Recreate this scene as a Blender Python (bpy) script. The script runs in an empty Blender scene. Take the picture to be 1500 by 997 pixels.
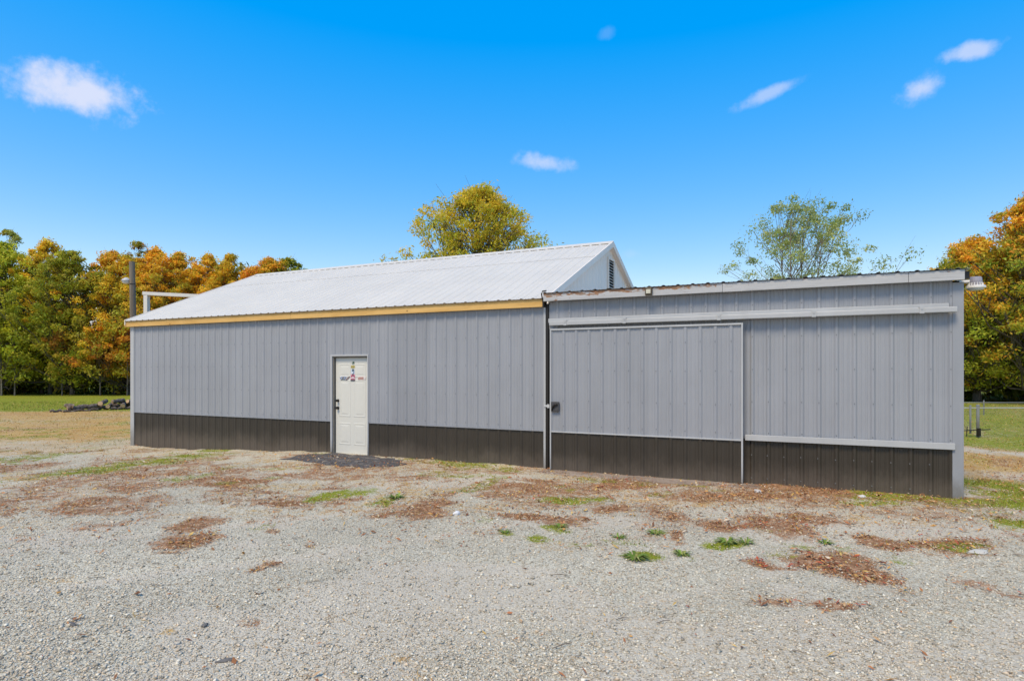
import bpy, bmesh, math, random
import numpy as np
from mathutils import Vector
R = math.radians
C = bpy.context.scene.collection
SC = bpy.context.scene

# ------------------------------------------------------------------ camera
CAM = (15.470, -9.971, 1.75)
YAW = 25.155
cd = bpy.data.cameras.new('camera'); cam = bpy.data.objects.new('camera', cd); C.objects.link(cam)
cam.location = CAM; cam.rotation_euler = (R(90), 0, R(YAW))
cd.sensor_width = 36; cd.sensor_fit = 'HORIZONTAL'; cd.lens = 882.52/1500*36
cd.shift_y = 43.68/1500; cd.clip_start = .05; cd.clip_end = 3000
SC.camera = cam

# ------------------------------------------------------------------ sun, sky, exposure
SKY_POW, SKY_V = .16, 4.8
SUN_AZ, SUN_EL = 188.0, 56.0        # compass from +Y towards +X: behind the photographer
sl = bpy.data.lights.new('sun', 'SUN'); so = bpy.data.objects.new('sun', sl); C.objects.link(so)
sl.energy = 1.9; sl.angle = R(20); sl.color = (1, .84, .62)
sd = Vector((math.sin(R(SUN_AZ))*math.cos(R(SUN_EL)), math.cos(R(SUN_AZ))*math.cos(R(SUN_EL)), math.sin(R(SUN_EL))))
so.rotation_euler = sd.to_track_quat('Z', 'Y').to_euler(); so.location = (10, -20, 30)
SC.view_settings.view_transform = 'Standard'; SC.view_settings.look = 'None'
SC.view_settings.gamma = 1; SC.view_settings.exposure = 1.0
SC.view_settings.use_curve_mapping = False
SC.render.engine = 'CYCLES'
SC.cycles.max_bounces = 6; SC.cycles.transparent_max_bounces = 4

W = bpy.data.worlds.new('World'); SC.world = W; W.use_nodes = True
wn = W.node_tree.nodes; wl = W.node_tree.links
bg = wn['Background']; bg.inputs['Strength'].default_value = 0.10
sky = wn.new('ShaderNodeTexSky'); sky.sky_type = 'NISHITA'; sky.sun_disc = False
sky.sun_elevation = R(SUN_EL); sky.sun_rotation = R(SUN_AZ)
sky.air_density = 1.0; sky.dust_density = 0.3; sky.ozone_density = 1.6
# the photograph's sky is a strong processed blue that hardly brightens towards the horizon
sc_ = wn.new('ShaderNodeSeparateColor'); sc_.mode = 'HSV'; wl.new(sky.outputs[0], sc_.inputs[0])
cc_ = wn.new('ShaderNodeCombineColor'); cc_.mode = 'HSV'
def wmath(op, a, b=None, clamp=False):
    n = wn.new('ShaderNodeMath'); n.operation = op; n.use_clamp = clamp
    for i, v in enumerate((a, b)):
        if v is None: continue
        if isinstance(v, (int, float)): n.inputs[i].default_value = v
        else: wl.new(v, n.inputs[i])
    return n.outputs[0]
wl.new(wmath('SUBTRACT', sc_.outputs[0], .004), cc_.inputs[0]); wl.new(wmath('SUBTRACT', wmath('MULTIPLY', sc_.outputs[1], 2.8), .845, True), cc_.inputs[1])
wl.new(wmath('MULTIPLY', wmath('POWER', wmath('DIVIDE', sc_.outputs[2], 3.1), SKY_POW), SKY_V), cc_.inputs[2])
wtc = wn.new('ShaderNodeTexCoord')
wnz = wn.new('ShaderNodeTexNoise'); wnz.inputs['Scale'].default_value = 30; wnz.inputs['Detail'].default_value = 8; wnz.inputs['Roughness'].default_value = .6
wl.new(wtc.outputs['Generated'], wnz.inputs['Vector'])
wnb = wn.new('ShaderNodeTexNoise'); wnb.inputs['Scale'].default_value = 9; wnb.inputs['Detail'].default_value = 3
wl.new(wtc.outputs['Generated'], wnb.inputs['Vector'])
# small fair-weather clouds: direction, half width, half height (tangents of the angle), tilt, density
CLOUDS = [((-.8215, .4520, .3530), .066, .029, 0, .95), ((-.3578, .8752, .3255), .044, .014, -8, .62),
          ((-.0299, .9203, .3902), .044, .009, 16, .5), ((.1455, .9210, .3600), .025, .016, 8, .72),
          ((.1965, .9010, .3880), .025, .010, 0, .66), ((-.2433, .8406, .484), .014, .008, 20, .10),
          ((-.2367, .9536, .1859), .02, .008, 0, .12)]
mask = None
for (dv, ra, rb, tilt, dens) in CLOUDS:
    d = Vector(dv).normalized()
    u = Vector((d.y, -d.x, 0)).normalized(); v = u.cross(d).normalized()
    if v.z < 0: v = -v
    u, v = u*math.cos(R(tilt))+v*math.sin(R(tilt)), v*math.cos(R(tilt))-u*math.sin(R(tilt))
    def dot(vec):
        n = wn.new('ShaderNodeVectorMath'); n.operation = 'DOT_PRODUCT'
        wl.new(wtc.outputs['Generated'], n.inputs[0]); n.inputs[1].default_value = vec
        return n.outputs['Value']
    dc = wmath('MAXIMUM', dot(d), .05)
    a = wmath('DIVIDE', wmath('DIVIDE', dot(u), dc), ra); b = wmath('DIVIDE', wmath('DIVIDE', dot(v), dc), rb)
    r2 = wmath('SQRT', wmath('ADD', wmath('MULTIPLY', a, a), wmath('MULTIPLY', b, b)))
    warp = wmath('ADD', wmath('MULTIPLY', wmath('SUBTRACT', wnz.outputs[0], .5), 2.3), wmath('MULTIPLY', wmath('SUBTRACT', wnb.outputs[0], .5), .8))
    m = wmath('SUBTRACT', wmath('ADD', 1.0, warp), r2)
    mr = wn.new('ShaderNodeMapRange'); mr.interpolation_type = 'SMOOTHSTEP'
    mr.inputs['From Min'].default_value = -.35; mr.inputs['From Max'].default_value = .85; mr.inputs['To Max'].default_value = dens
    wl.new(m, mr.inputs['Value'])
    mask = mr.outputs[0] if mask is None else wmath('MAXIMUM', mask, mr.outputs[0])
wm = wn.new('ShaderNodeMix'); wm.data_type = 'RGBA'
wl.new(mask, wm.inputs[0]); wl.new(cc_.outputs[0], wm.inputs[6]); wm.inputs[7].default_value = (3.6, 3.9, 4.9, 1)
wl.new(wm.outputs[2], bg.inputs['Color'])

# ------------------------------------------------------------------ helpers
rng = np.random.default_rng(7)
random.seed(7)
S = 0.2286                       # rib spacing of the steel siding
AX_F = (-.4251, .9052); AX_R = (.9052, .4251)

def tag(o, label=None, cat=None, group=None, kind=None):
    if label: o['label'] = label
    if cat: o['category'] = cat
    if group: o['group'] = group
    if kind: o['kind'] = kind
    return o
def link(name, me, parent=None, loc=(0, 0, 0)):
    o = bpy.data.objects.new(name, me); C.objects.link(o)
    o.location = loc
    if parent is not None: o.parent = parent
    return o
def empty(name, loc, label, cat, group=None):
    o = bpy.data.objects.new(name, None); C.objects.link(o); o.location = loc; o.empty_display_size = .2
    return tag(o, label, cat, group)
def wpos(o):
    v = Vector((0, 0, 0))
    while o is not None:
        v += Vector(o.location); o = o.parent
    return v

class MB:
    """collects boxes, prisms, tubes; build() links them as ONE mesh object"""
    def __init__(s): s.v = []; s.f = []; s.c = []
    def add(s, vs, fs, col=None):
        n = len(s.v); s.v += [tuple(p) for p in vs]; s.f += [tuple(i+n for i in f) for f in fs]
        s.c += [col or (1, 1, 1)]*len(fs); return s
    def box(s, x0, y0, z0, x1, y1, z1, col=None):
        vs = [(x0,y0,z0),(x1,y0,z0),(x1,y1,z0),(x0,y1,z0),(x0,y0,z1),(x1,y0,z1),(x1,y1,z1),(x0,y1,z1)]
        return s.add(vs, [(0,3,2,1),(4,5,6,7),(0,1,5,4),(1,2,6,5),(2,3,7,6),(3,0,4,7)], col)
    def prism(s, pts, vec, col=None):
        """closed outline pts swept along vec"""
        n = len(pts); vec = Vector(vec); P = [Vector(p) for p in pts]
        vs = P+[p+vec for p in P]
        fs = [tuple(range(n))[::-1], tuple(range(n, 2*n))]+[(i, (i+1) % n, n+(i+1) % n, n+i) for i in range(n)]
        return s.add(vs, fs, col)
    def tube(s, path, rad, n=8, cap=True, col=None):
        P = [Vector(p) for p in path]; rr = rad if hasattr(rad, '__len__') else [rad]*len(P)
        vs = []; fs = []
        for i, p in enumerate(P):
            t = (P[min(i+1, len(P)-1)]-P[max(i-1, 0)]).normalized()
            a = t.orthogonal().normalized() if abs(t.z) > .9 else t.cross(Vector((0, 0, 1))).normalized()
            b = t.cross(a)
            for k in range(n):
                w = 2*math.pi*k/n; vs.append(p+(a*math.cos(w)+b*math.sin(w))*rr[i])
        for i in range(len(P)-1):
            for k in range(n): fs.append((i*n+k, i*n+(k+1) % n, (i+1)*n+(k+1) % n, (i+1)*n+k))
        if cap: fs += [tuple(range(n))[::-1], tuple(range((len(P)-1)*n, len(P)*n))]
        return s.add(vs, fs, col)
    def mesh(s, name, mat, off=(0, 0, 0), smooth=False, colors=False):
        me = bpy.data.meshes.new(name)
        me.from_pydata([(p[0]-off[0], p[1]-off[1], p[2]-off[2]) for p in s.v], [], s.f)
        if mat: me.materials.append(mat)
        if smooth: me.polygons.foreach_set('use_smooth', [True]*len(s.f))
        if colors:
            at = me.attributes.new('col', 'FLOAT_COLOR', 'FACE')
            at.data.foreach_set('color', np.array([(*c, 1) for c in s.c], dtype=np.float32).ravel())
        me.update(); return me
    def build(s, name, mat, parent=None, bevel=0, smooth=False, colors=False):
        off = wpos(parent) if parent is not None else Vector((0, 0, 0))
        o = link(name, s.mesh(name, mat, off, smooth, colors), parent)
        if bevel:
            b = o.modifiers.new('bevel', 'BEVEL'); b.width = bevel; b.segments = 2; b.limit_method = 'ANGLE'
        return o

def np_mesh(name, V, F, mat, col=None, attr='col'):
    """V (n,3), F (m,3 or 4) arrays -> mesh with an optional per-face colour"""
    me = bpy.data.meshes.new(name)
    V = np.ascontiguousarray(V, np.float32); F = np.ascontiguousarray(F, np.int32); k = F.shape[1]
    me.vertices.add(len(V)); me.vertices.foreach_set('co', V.ravel())
    me.loops.add(F.size); me.loops.foreach_set('vertex_index', F.ravel())
    me.polygons.add(len(F)); me.polygons.foreach_set('loop_start', np.arange(0, F.size, k, dtype=np.int32))
    try: me.polygons.foreach_set('loop_total', np.full(len(F), k, np.int32))
    except Exception: pass
    if col is not None:
        at = me.attributes.new(attr, 'FLOAT_COLOR', 'FACE')
        c4 = np.ones((len(F), 4), np.float32); c4[:, :3] = col
        at.data.foreach_set('color', c4.ravel())
    me.materials.append(mat); me.update(); me.validate(); return me

# value noise for the ground
_T = np.random.default_rng(3).random((256, 256))
def vn(x, y, sc=1.0, seed=0):
    x = np.asarray(x)*sc+seed*17.3; y = np.asarray(y)*sc+seed*9.1
    xi = np.floor(x).astype(int); yi = np.floor(y).astype(int); fx = x-xi; fy = y-yi
    fx = fx*fx*(3-2*fx); fy = fy*fy*(3-2*fy)
    g = lambda a, b: _T[a & 255, b & 255]
    return (g(xi, yi)*(1-fx)+g(xi+1, yi)*fx)*(1-fy)+(g(xi, yi+1)*(1-fx)+g(xi+1, yi+1)*fx)*fy
def fbm(x, y, sc=1.0, seed=0, o=4):
    t = 0; a = .5; n = 0
    for i in range(o):
        t = t+a*vn(x, y, sc*2**i, seed+i); n += a; a *= .5
    return t/n
def ss(a, b, x): t = np.clip((np.asarray(x)-a)/(b-a), 0, 1); return t*t*(3-2*t)

# ------------------------------------------------------------------ materials
class M:
    def __init__(s, name, rough=.6, spec=.3, metal=0):
        s.m = bpy.data.materials.new(name); s.m.use_nodes = True; s.t = s.m.node_tree; s.n = s.t.nodes
        s.b = s.n['Principled BSDF']; s.b.inputs['Roughness'].default_value = rough
        s.b.inputs['Specular IOR Level'].default_value = spec; s.b.inputs['Metallic'].default_value = metal
        s.tc = s.n.new('ShaderNodeTexCoord'); s.P = s.tc.outputs['Object']
        g = s.n.new('ShaderNodeNewGeometry'); s.W = g.outputs['Position']
    def set(s, sock, v):
        if isinstance(v, (int, float)): sock.default_value = v
        elif isinstance(v, tuple): sock.default_value = v if len(v) != 3 or sock.type == 'VECTOR' else (*v, 1)
        else: s.t.links.new(v, sock)
    def math(s, op, a, b=0., c=None, clamp=False):
        n = s.n.new('ShaderNodeMath'); n.operation = op; n.use_clamp = clamp
        s.set(n.inputs[0], a); s.set(n.inputs[1], b)
        if c is not None: s.set(n.inputs[2], c)
        return n.outputs[0]
    def noise(s, scale, detail=4, rough=.5, stretch=(1, 1, 1), vec=None, fac=True, dist=0):
        mp = s.n.new('ShaderNodeMapping'); mp.inputs['Scale'].default_value = stretch
        s.t.links.new(vec or s.W, mp.inputs['Vector'])
        n = s.n.new('ShaderNodeTexNoise'); n.inputs['Scale'].default_value = scale; n.inputs['Detail'].default_value = detail
        n.inputs['Roughness'].default_value = rough; n.inputs['Distortion'].default_value = dist
        s.t.links.new(mp.outputs[0], n.inputs['Vector']); return n.outputs[0 if fac else 1]
    def voro(s, scale, out='Distance', feature='F1', vec=None, rnd=1):
        n = s.n.new('ShaderNodeTexVoronoi'); n.inputs['Scale'].default_value = scale; n.feature = feature
        n.inputs['Randomness'].default_value = rnd
        s.t.links.new(vec or s.W, n.inputs['Vector']); return n.outputs[out]
    def ramp(s, fac, stops, interp='LINEAR'):
        n = s.n.new('ShaderNodeValToRGB'); n.color_ramp.interpolation = interp; e = n.color_ramp.elements
        while len(e) < len(stops): e.new(.5)
        for el, (p, c) in zip(e, stops): el.position = p; el.color = (*c, 1) if len(c) == 3 else c
        s.set(n.inputs[0], fac); return n.outputs[0]
    def sm(s, v, a, b, lo=0., hi=1.):
        n = s.n.new('ShaderNodeMapRange'); n.interpolation_type = 'SMOOTHSTEP'
        s.set(n.inputs['Value'], v); n.inputs['From Min'].default_value = a; n.inputs['From Max'].default_value = b
        n.inputs['To Min'].default_value = lo; n.inputs['To Max'].default_value = hi; return n.outputs[0]
    def mix(s, f, a, b, mode='MIX'):
        n = s.n.new('ShaderNodeMix'); n.data_type = 'RGBA'; n.blend_type = mode
        s.set(n.inputs[0], f); s.set(n.inputs[6], a); s.set(n.inputs[7], b); return n.outputs[2]
    def attr(s, name, kind='GEOMETRY', out='Color'):
        n = s.n.new('ShaderNodeAttribute'); n.attribute_name = name; n.attribute_type = kind; return n.outputs[out]
    def info(s, out='Random'):
        n = s.n.new('ShaderNodeObjectInfo'); return n.outputs[out]
    def sep(s, c):
        n = s.n.new('ShaderNodeSeparateColor'); s.set(n.inputs[0], c); return n.outputs
    def xyz(s, v=None):
        n = s.n.new('ShaderNodeSeparateXYZ'); s.t.links.new(v or s.W, n.inputs[0]); return n.outputs
    def vary(s, c, f, lo, hi):
        """scale the value of colour c by lo..hi as f goes 0..1"""
        n = s.n.new('ShaderNodeHueSaturation'); s.set(n.inputs['Color'], c)
        s.set(n.inputs['Value'], s.math('MULTIPLY_ADD', f, hi-lo, lo)); return n.outputs[0]
    def col(s, c): s.set(s.b.inputs['Base Color'], c); return s
    def bump(s, h, strength=.3, dist=.02):
        n = s.n.new('ShaderNodeBump'); n.inputs['Strength'].default_value = strength; n.inputs['Distance'].default_value = dist
        s.set(n.inputs['Height'], h); s.t.links.new(n.outputs[0], s.b.inputs['Normal']); return s

def metal_paint(name, base, rough=.42, var=.11, streak=.13, dirt=(.10, .085, .06), dirt_amt=.25, spec=.4):
    m = M(name, rough, spec)
    st = m.noise(5, 5, .6, (1, 1, .07)); bl = m.noise(.9, 4, .55); fi = m.noise(60, 3, .6)
    c = m.vary(base, m.info(), 1-var*.5, 1+var*.5)
    c = m.vary(c, st, 1-streak, 1+streak*.8); c = m.vary(c, bl, .9, 1.1); c = m.vary(c, fi, .95, 1.05)
    z = m.xyz()[2]
    up = m.math('ADD', z, m.math('ADD', m.math('MULTIPLY', m.noise(2.2, 6, .65), -.55), m.math('MULTIPLY', m.noise(22, 4, .7, (1, 1, .35)), -.22)))
    grime = m.math('MULTIPLY', m.sm(up, .02, -.42), m.math('MULTIPLY', dirt_amt, 2.4))
    spots = m.math('MULTIPLY', m.sm(m.noise(7, 6, .7), .66, .74), dirt_amt*.7)
    c = m.mix(m.math('MAXIMUM', grime, spots), c, dirt)
    m.col(c); m.set(m.b.inputs['Roughness'], m.math('MULTIPLY_ADD', m.noise(4, 4), .25, rough-.12))
    m.bump(m.math('ADD', m.noise(1.3, 2), m.math('MULTIPLY', m.noise(2.4, 3, .5, (1, 1, .25)), .9)), .35, .035)
    return m.m
MAT = {}
MAT['gray'] = metal_paint('gray_steel', (.283, .296, .320))
MAT['brown'] = metal_paint('brown_steel', (.040, .033, .024), .45, .10, .16, (.14, .115, .09), .24)
MAT['trim'] = metal_paint('pale_gray_trim', (.41, .42, .425), .4, .05, .14)
MAT['roof'] = metal_paint('white_roof_steel', (.595, .555, .475), .5, .03, .05, (.35, .33, .31), .45)
MAT['gable'] = metal_paint('white_gable_steel', (.86, .75, .62), .45, .03, .06, (.3, .3, .3), .1)
MAT['galv'] = metal_paint('galvanised_steel', (.46, .47, .48), .4, .05, .12)
MAT['oldgalv'] = metal_paint('weathered_galvanised', (.24, .25, .25), .5, .05, .15)
MAT['black'] = M('unlit_black', .9, .1).col((.012, .012, .012)).m  # near-black; on the opening sheets it stands in for unlit depth
def wood(name, a, b, stretch, knots=True):
    m = M(name, .7, .2)
    g = m.noise(9, 6, .65, stretch, dist=.6); g2 = m.noise(30, 4, .6, stretch)
    c = m.ramp(g, [(.3, a), (.62, b)]); c = m.vary(c, g2, .82, 1.14)
    if knots:
        k = m.sm(m.voro(2.2, 'Distance'), .055, .025); c = m.mix(m.math('MULTIPLY', k, .75), c, (.16, .07, .02))
    m.col(c).bump(g2, .2, .004); return m.m
MAT['pine'] = wood('new_pine', (.56, .33, .10), (.66, .42, .15), (.12, 1, 1))
MAT['pole'] = wood('weathered_pole', (.12, .095, .07), (.22, .19, .15), (1, 1, .06), False)
def peeled():
    m = M('peeling_white_paint', .65, .2)
    x = m.xyz()
    w = m.sm(x[0], 15.4, 13.6, .0, .15)                 # the left stretch of the board has weathered most
    top = m.sm(x[2], 2.99, 3.09, -.13, .10)
    n = m.math('ADD', m.math('ADD', m.noise(15, 8, .68, (.42, 1, 1.2)), w), m.math('MULTIPLY', top, m.sm(x[0], 15.3, 13.8, .35, 1)))
    bare = m.sm(n, .66, .69)
    wd = m.ramp(m.noise(14, 5, .6, (.25, 1, 2)), [(.35, (.20, .085, .045)), (.5, (.30, .17, .10)), (.7, (.25, .2, .16))])
    pt = m.vary((.44, .445, .45), m.noise(6, 6, .6, (.3, 1, 3)), .78, 1.16)
    crack = m.sm(m.noise(10, 7, .65, (.16, 1, 5)), .58, .66)
    pt = m.mix(m.math('MULTIPLY', crack, .55), pt, (.2, .19, .18))
    m.col(m.mix(bare, pt, wd)).bump(m.math('SUBTRACT', m.noise(12, 5, .6, (.2, 1, 3)), m.math('MULTIPLY', bare, .5)), .35, .006)
    return m.m
MAT['peel'] = peeled()
def flat(name, c, rough=.5, v=.12, spec=.3, metal=0):
    m = M(name, rough, spec, metal); m.col(m.vary(c, m.noise(14, 4, .6), 1-v, 1+v)).bump(m.noise(40, 3), .08, .004); return m.m
MAT['door'] = flat('white_door_paint', (.61, .605, .55), .4, .04)
MAT['jamb'] = flat('shaded_jamb', (.22, .20, .17), .6, .35)  # uneven dark tone, with the shade of the door recess put into it
MAT['hard'] = flat('black_hardware', (.02, .018, .016), .3, .1)
MAT['lock'] = flat('dark_latch_box', (.06, .06, .062), .45, .2)
MAT['bronze'] = flat('bronze_housing', (.085, .065, .04), .4, .15)
MAT['lens'] = flat('pale_lens', (.55, .53, .42), .2, .1)
MAT['lampgray'] = flat('lamp_gray', (.30, .29, .33), .45, .12)
MAT['lampwhite'] = flat('lamp_white', (.66, .65, .62), .35, .08)
MAT['whitewood'] = flat('white_painted_timber', (.62, .60, .55), .6, .12)
MAT['screw'] = flat('screw_heads', (.17, .175, .18), .4, .2)
def printed():
    m = M('printed_film', .3, .3); m.col(m.attr('col')); return m.m
MAT['print'] = printed()
def bark():
    m = M('log_bark', .85, .15); n = m.noise(11, 6, .65, (1, 1, 1)); m.col(m.ramp(n, [(.3, (.05, .036, .027)), (.5, (.14, .105, .08)), (.72, (.30, .26, .22))])).bump(n, .8, .03); return m.m
MAT['bark'] = bark()
def cutend():
    m = M('cut_wood', .75, .15); m.col(m.ramp(m.noise(16, 4), [(.3, (.36, .22, .11)), (.7, (.62, .45, .27))])); return m.m
MAT['cut'] = cutend()
def trunkmat():
    m = M('trunk_bark', .85, .15); n = m.noise(6, 6, .65, (1, 1, .3))
    m.col(m.mix(.6, m.ramp(n, [(.3, (.05, .042, .035)), (.7, (.17, .15, .125))]), m.info('Color'), 'MULTIPLY')).bump(n, .6, .03); return m.m
MAT['trunk'] = trunkmat()
def leafmat():
    m = M('foliage', .6, .25)
    t = m.sep(m.attr('tone'))
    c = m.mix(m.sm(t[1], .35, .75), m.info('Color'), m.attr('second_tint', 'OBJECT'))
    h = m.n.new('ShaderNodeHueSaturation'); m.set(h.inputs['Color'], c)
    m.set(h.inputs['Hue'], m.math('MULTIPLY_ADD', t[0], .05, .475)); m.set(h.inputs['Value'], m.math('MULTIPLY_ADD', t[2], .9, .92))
    m.col(h.outputs[0])
    tr = m.n.new('ShaderNodeBsdfTranslucent'); m.t.links.new(h.outputs[0], tr.inputs['Color'])
    mx = m.n.new('ShaderNodeMixShader'); mx.inputs[0].default_value = .45
    out = m.n['Material Output']; m.t.links.new(m.b.outputs[0], mx.inputs[1]); m.t.links.new(tr.outputs[0], mx.inputs[2]); m.t.links.new(mx.outputs[0], out.inputs[0])
    return m.m
MAT['leaf'] = leafmat()
def vegmat(name, trans=.25, rough=.7):
    m = M(name, rough, .15); c = m.vary(m.attr('col'), m.noise(25, 3), .85, 1.15); m.col(c)
    tr = m.n.new('ShaderNodeBsdfTranslucent'); m.t.links.new(c, tr.inputs['Color'])
    mx = m.n.new('ShaderNodeMixShader'); mx.inputs[0].default_value = trans
    out = m.n['Material Output']; m.t.links.new(m.b.outputs[0], mx.inputs[1]); m.t.links.new(tr.outputs[0], mx.inputs[2]); m.t.links.new(mx.outputs[0], out.inputs[0])
    return m.m
MAT['veg'] = vegmat('blades'); MAT['litter'] = vegmat('leaf_litter', .15, .8)
def stonemat():
    m = M('limestone_chips', .85, .15); m.col(m.vary(m.attr('col'), m.noise(90, 3), .85, 1.15)).bump(m.noise(160, 2), .2, .003); return m.m
MAT['stone'] = stonemat()
def asphalt():
    m = M('asphalt', .9, .15); v = m.voro(70, 'Color'); c = m.vary((.085, .08, .078), m.sep(v)[0], .6, 1.5)
    c = m.mix(m.math('MULTIPLY', m.sm(m.noise(6, 5, .6), .52, .66), .6), c, (.27, .24, .21)); m.col(c).bump(m.voro(70), .4, .01); return m.m
MAT['asphalt'] = asphalt()
def concrete():
    m = M('dusty_concrete', .9, .15); n = m.noise(3, 6, .6); c = m.ramp(n, [(.3, (.20, .145, .105)), (.6, (.32, .26, .21)), (.8, (.36, .32, .28))])
    m.col(m.vary(c, m.noise(45, 4, .7), .8, 1.2)).bump(m.noise(30, 5), .3, .008); return m.m
MAT['concrete'] = concrete()
def groundmat():
    m = M('ground_cover', .95, .1)
    cov = m.sep(m.attr('cover')); g2 = m.sep(m.attr('cover_b'))
    # crushed limestone: three sizes of chip
    s1 = m.sep(m.voro(62, 'Color')); s2 = m.sep(m.voro(140, 'Color')); big = m.noise(.55, 5, .55)
    chip = m.ramp(m.math('MULTIPLY_ADD', s1[0], .55, m.math('MULTIPLY', s2[1], .45)), [(.08, (.19, .163, .118)), (.28, (.40, .36, .268)), (.62, (.54, .488, .367)), (.92, (.70, .648, .50))])
    chip = m.vary(chip, big, .70, 1.24)
    dust = m.sm(m.math('MULTIPLY_ADD', m.math('SUBTRACT', m.noise(5, 6, .65), .5), .9, g2[1]), .35, .75)
    chip = m.mix(m.math('MULTIPLY', dust, .5), chip, (.56, .485, .375))
    soil = m.ramp(m.noise(14, 6, .65), [(.3, (.13, .07, .035)), (.47, (.27, .14, .07)), (.6, (.42, .25, .14)), (.75, (.55, .41, .28))])
    straw = m.ramp(m.noise(34, 8, .8), [(.32, (.17, .09, .03)), (.43, (.38, .215, .065)), (.54, (.54, .35, .12)), (.66, (.68, .53, .27))])
    straw = m.mix(m.math('MULTIPLY', m.sm(m.noise(1.6, 5, .6), .47, .62), .55), straw, (.40, .225, .075))
    green = m.ramp(m.noise(24, 7, .72), [(.3, (.10, .11, .016)), (.48, (.20, .225, .022)), (.6, (.31, .31, .04)), (.74, (.44, .37, .09))])
    fine = m.math('SUBTRACT', m.math('MULTIPLY_ADD', m.noise(7, 7, .75), .62, m.math('MULTIPLY', m.noise(45, 4, .75), .38)), .5)
    def thr(ch, w=.16): return m.sm(m.math('MULTIPLY_ADD', fine, 2.6, ch), .5-w, .5+w)
    c = m.mix(thr(cov[2]), chip, straw); c = m.mix(thr(cov[0]), c, soil); c = m.mix(thr(cov[1]), c, green)
    c = m.mix(thr(g2[0]), c, chip)
    m.col(c)
    h = m.math('ADD', m.math('MULTIPLY', m.voro(62), -1.), m.math('MULTIPLY', m.noise(60, 4), .4))
    m.bump(h, .55, .02); return m.m
MAT['ground'] = groundmat()

# ------------------------------------------------------------------ the ground
def hgt(x, y):
    x = np.asarray(x, float); y = np.asarray(y, float)
    left = -.22*ss(7.6, 0, x)*ss(-9, -1, y) - .10*ss(0, -14, x)
    right = -.36*ss(17.8, 20.4, x)*ss(1, 12.5, y)
    far = -.05*ss(20, 40, y)
    return left+right+far
def rut(x, y):
    c = .81*np.asarray(x)-.58*np.asarray(y)-12.28+.5*(fbm(x, y, .25, 141)-.5)
    t = sum(np.exp(-((c-o)/.17)**2) for o in (0, -1.55, 2.6, 4.15))
    return t*ss(-1.5, -4, y)
def hrough(x, y):
    foot = np.exp(-((np.asarray(y)+.04)/.13)**2)*ss(-.3, 0, x)*ss(17.8, 17.5, x)*(1-ss(11.3, 11.6, x)*ss(15.2, 14.9, x))*(1-ss(6.4, 6.6, x)*ss(7.8, 7.5, x))
    return .022*(fbm(x, y, .9, 3)-.5)+.012*(fbm(x, y, 4, 5)-.5)-.016*rut(x, y)+foot*(.085*(fbm(x, y, 2.3, 7)-.30))      # soil and chips banked against the steel
def H(x, y): return float(hgt(x, y)+hrough(x, y))
BROWN = [(9.82, -5.74, 0.32, 0.3, 1), (9.27, -5.33, 0.33, 0.27, 0.8), (7.31, -5.39, 0.52, 0.38, 0.6), (6.16, -5.26, 0.47, 0.4, 0.6), (6.7, -5.8, 0.21, 0.29, 0.7), (8.42, -5.79, 0.31, 0.18, 0.6), (7.35, -3.3, 0.64, 0.58, 0.8), (6.47, -4.15, 0.62, 0.48, 0.7), (5.56, -3.08, 0.71, 0.5, 0.7), (4.99, -4.08, 0.5, 0.5, 0.6), (7.05, -5.07, 0.45, 0.37, 0.7), (9.44, -3.96, 0.25, 0.21, 0.8), (11.16, -3.58, 0.33, 0.34, 1), (11.2, -3.13, 0.36, 0.25, 0.7), (10.91, -3.98, 0.17, 0.14, 0.8), (11.1, -5.48, 0.07, 0.11, 0.7), (11.08, -6.04, 0.11, 0.1, 0.8), (10.27, -5.08, 0.11, 0.11, 0.6), (12.46, -3.37, 0.35, 0.2, 0.8), (13.04, -3.28, 0.4, 0.29, 0.7), (12.04, -1.71, 1.11, 0.68, 0.7), (13.12, -0.72, 1.17, 0.46, 0.8), (14.24, -1.37, 0.85, 0.36, 0.7), (14.99, -0.71, 1.17, 0.38, 0.7), (15.84, -3.77, 0.34, 0.43, 1), (15.33, -4.0, 0.16, 0.15, 0.9), (14.66, -2.7, 0.33, 0.22, 0.9), (15.3, -2.56, 0.46, 0.36, 0.8), (16.26, -2.85, 0.29, 0.22, 0.9), (16.79, -2.73, 0.54, 0.3, 0.7), (15.73, -2.02, 0.48, 0.33, 0.7), (13.44, -2.51, 0.28, 0.26, 0.8), (14.0, -2.53, 0.25, 0.42, 0.7), (14.33, -3.48, 0.1, 0.21, 0.8), (15.45, -4.93, 0.16, 0.08, 0.6), (15.79, -4.91, 0.14, 0.1, 0.7), (14.16, -5.25, 0.05, 0.06, 0.6), (16.89, -3.93, 0.22, 0.15, 0.6), (12.03, -7.07, 0.1, 0.06, 0.6), (10.9, -7.58, 0.05, 0.05, 0.6), (17.62, -2.08, 0.28, 0.3, 0.5), (12.4, -4.3, 0.15, 0.13, 0.4), (8.83, -1.55, 0.36, 0.28, 0.5), (10.1, -6.17, 0.12, 0.08, 0.5), (8.28, -6.46, 0.21, 0.15, 0.5), (7.86, -5.13, 0.35, 0.3, 0.6), (7.7, -2.81, 0.55, 0.44, 0.6), (16.91, -0.44, 0.45, 0.21, 0.5)]
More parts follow.
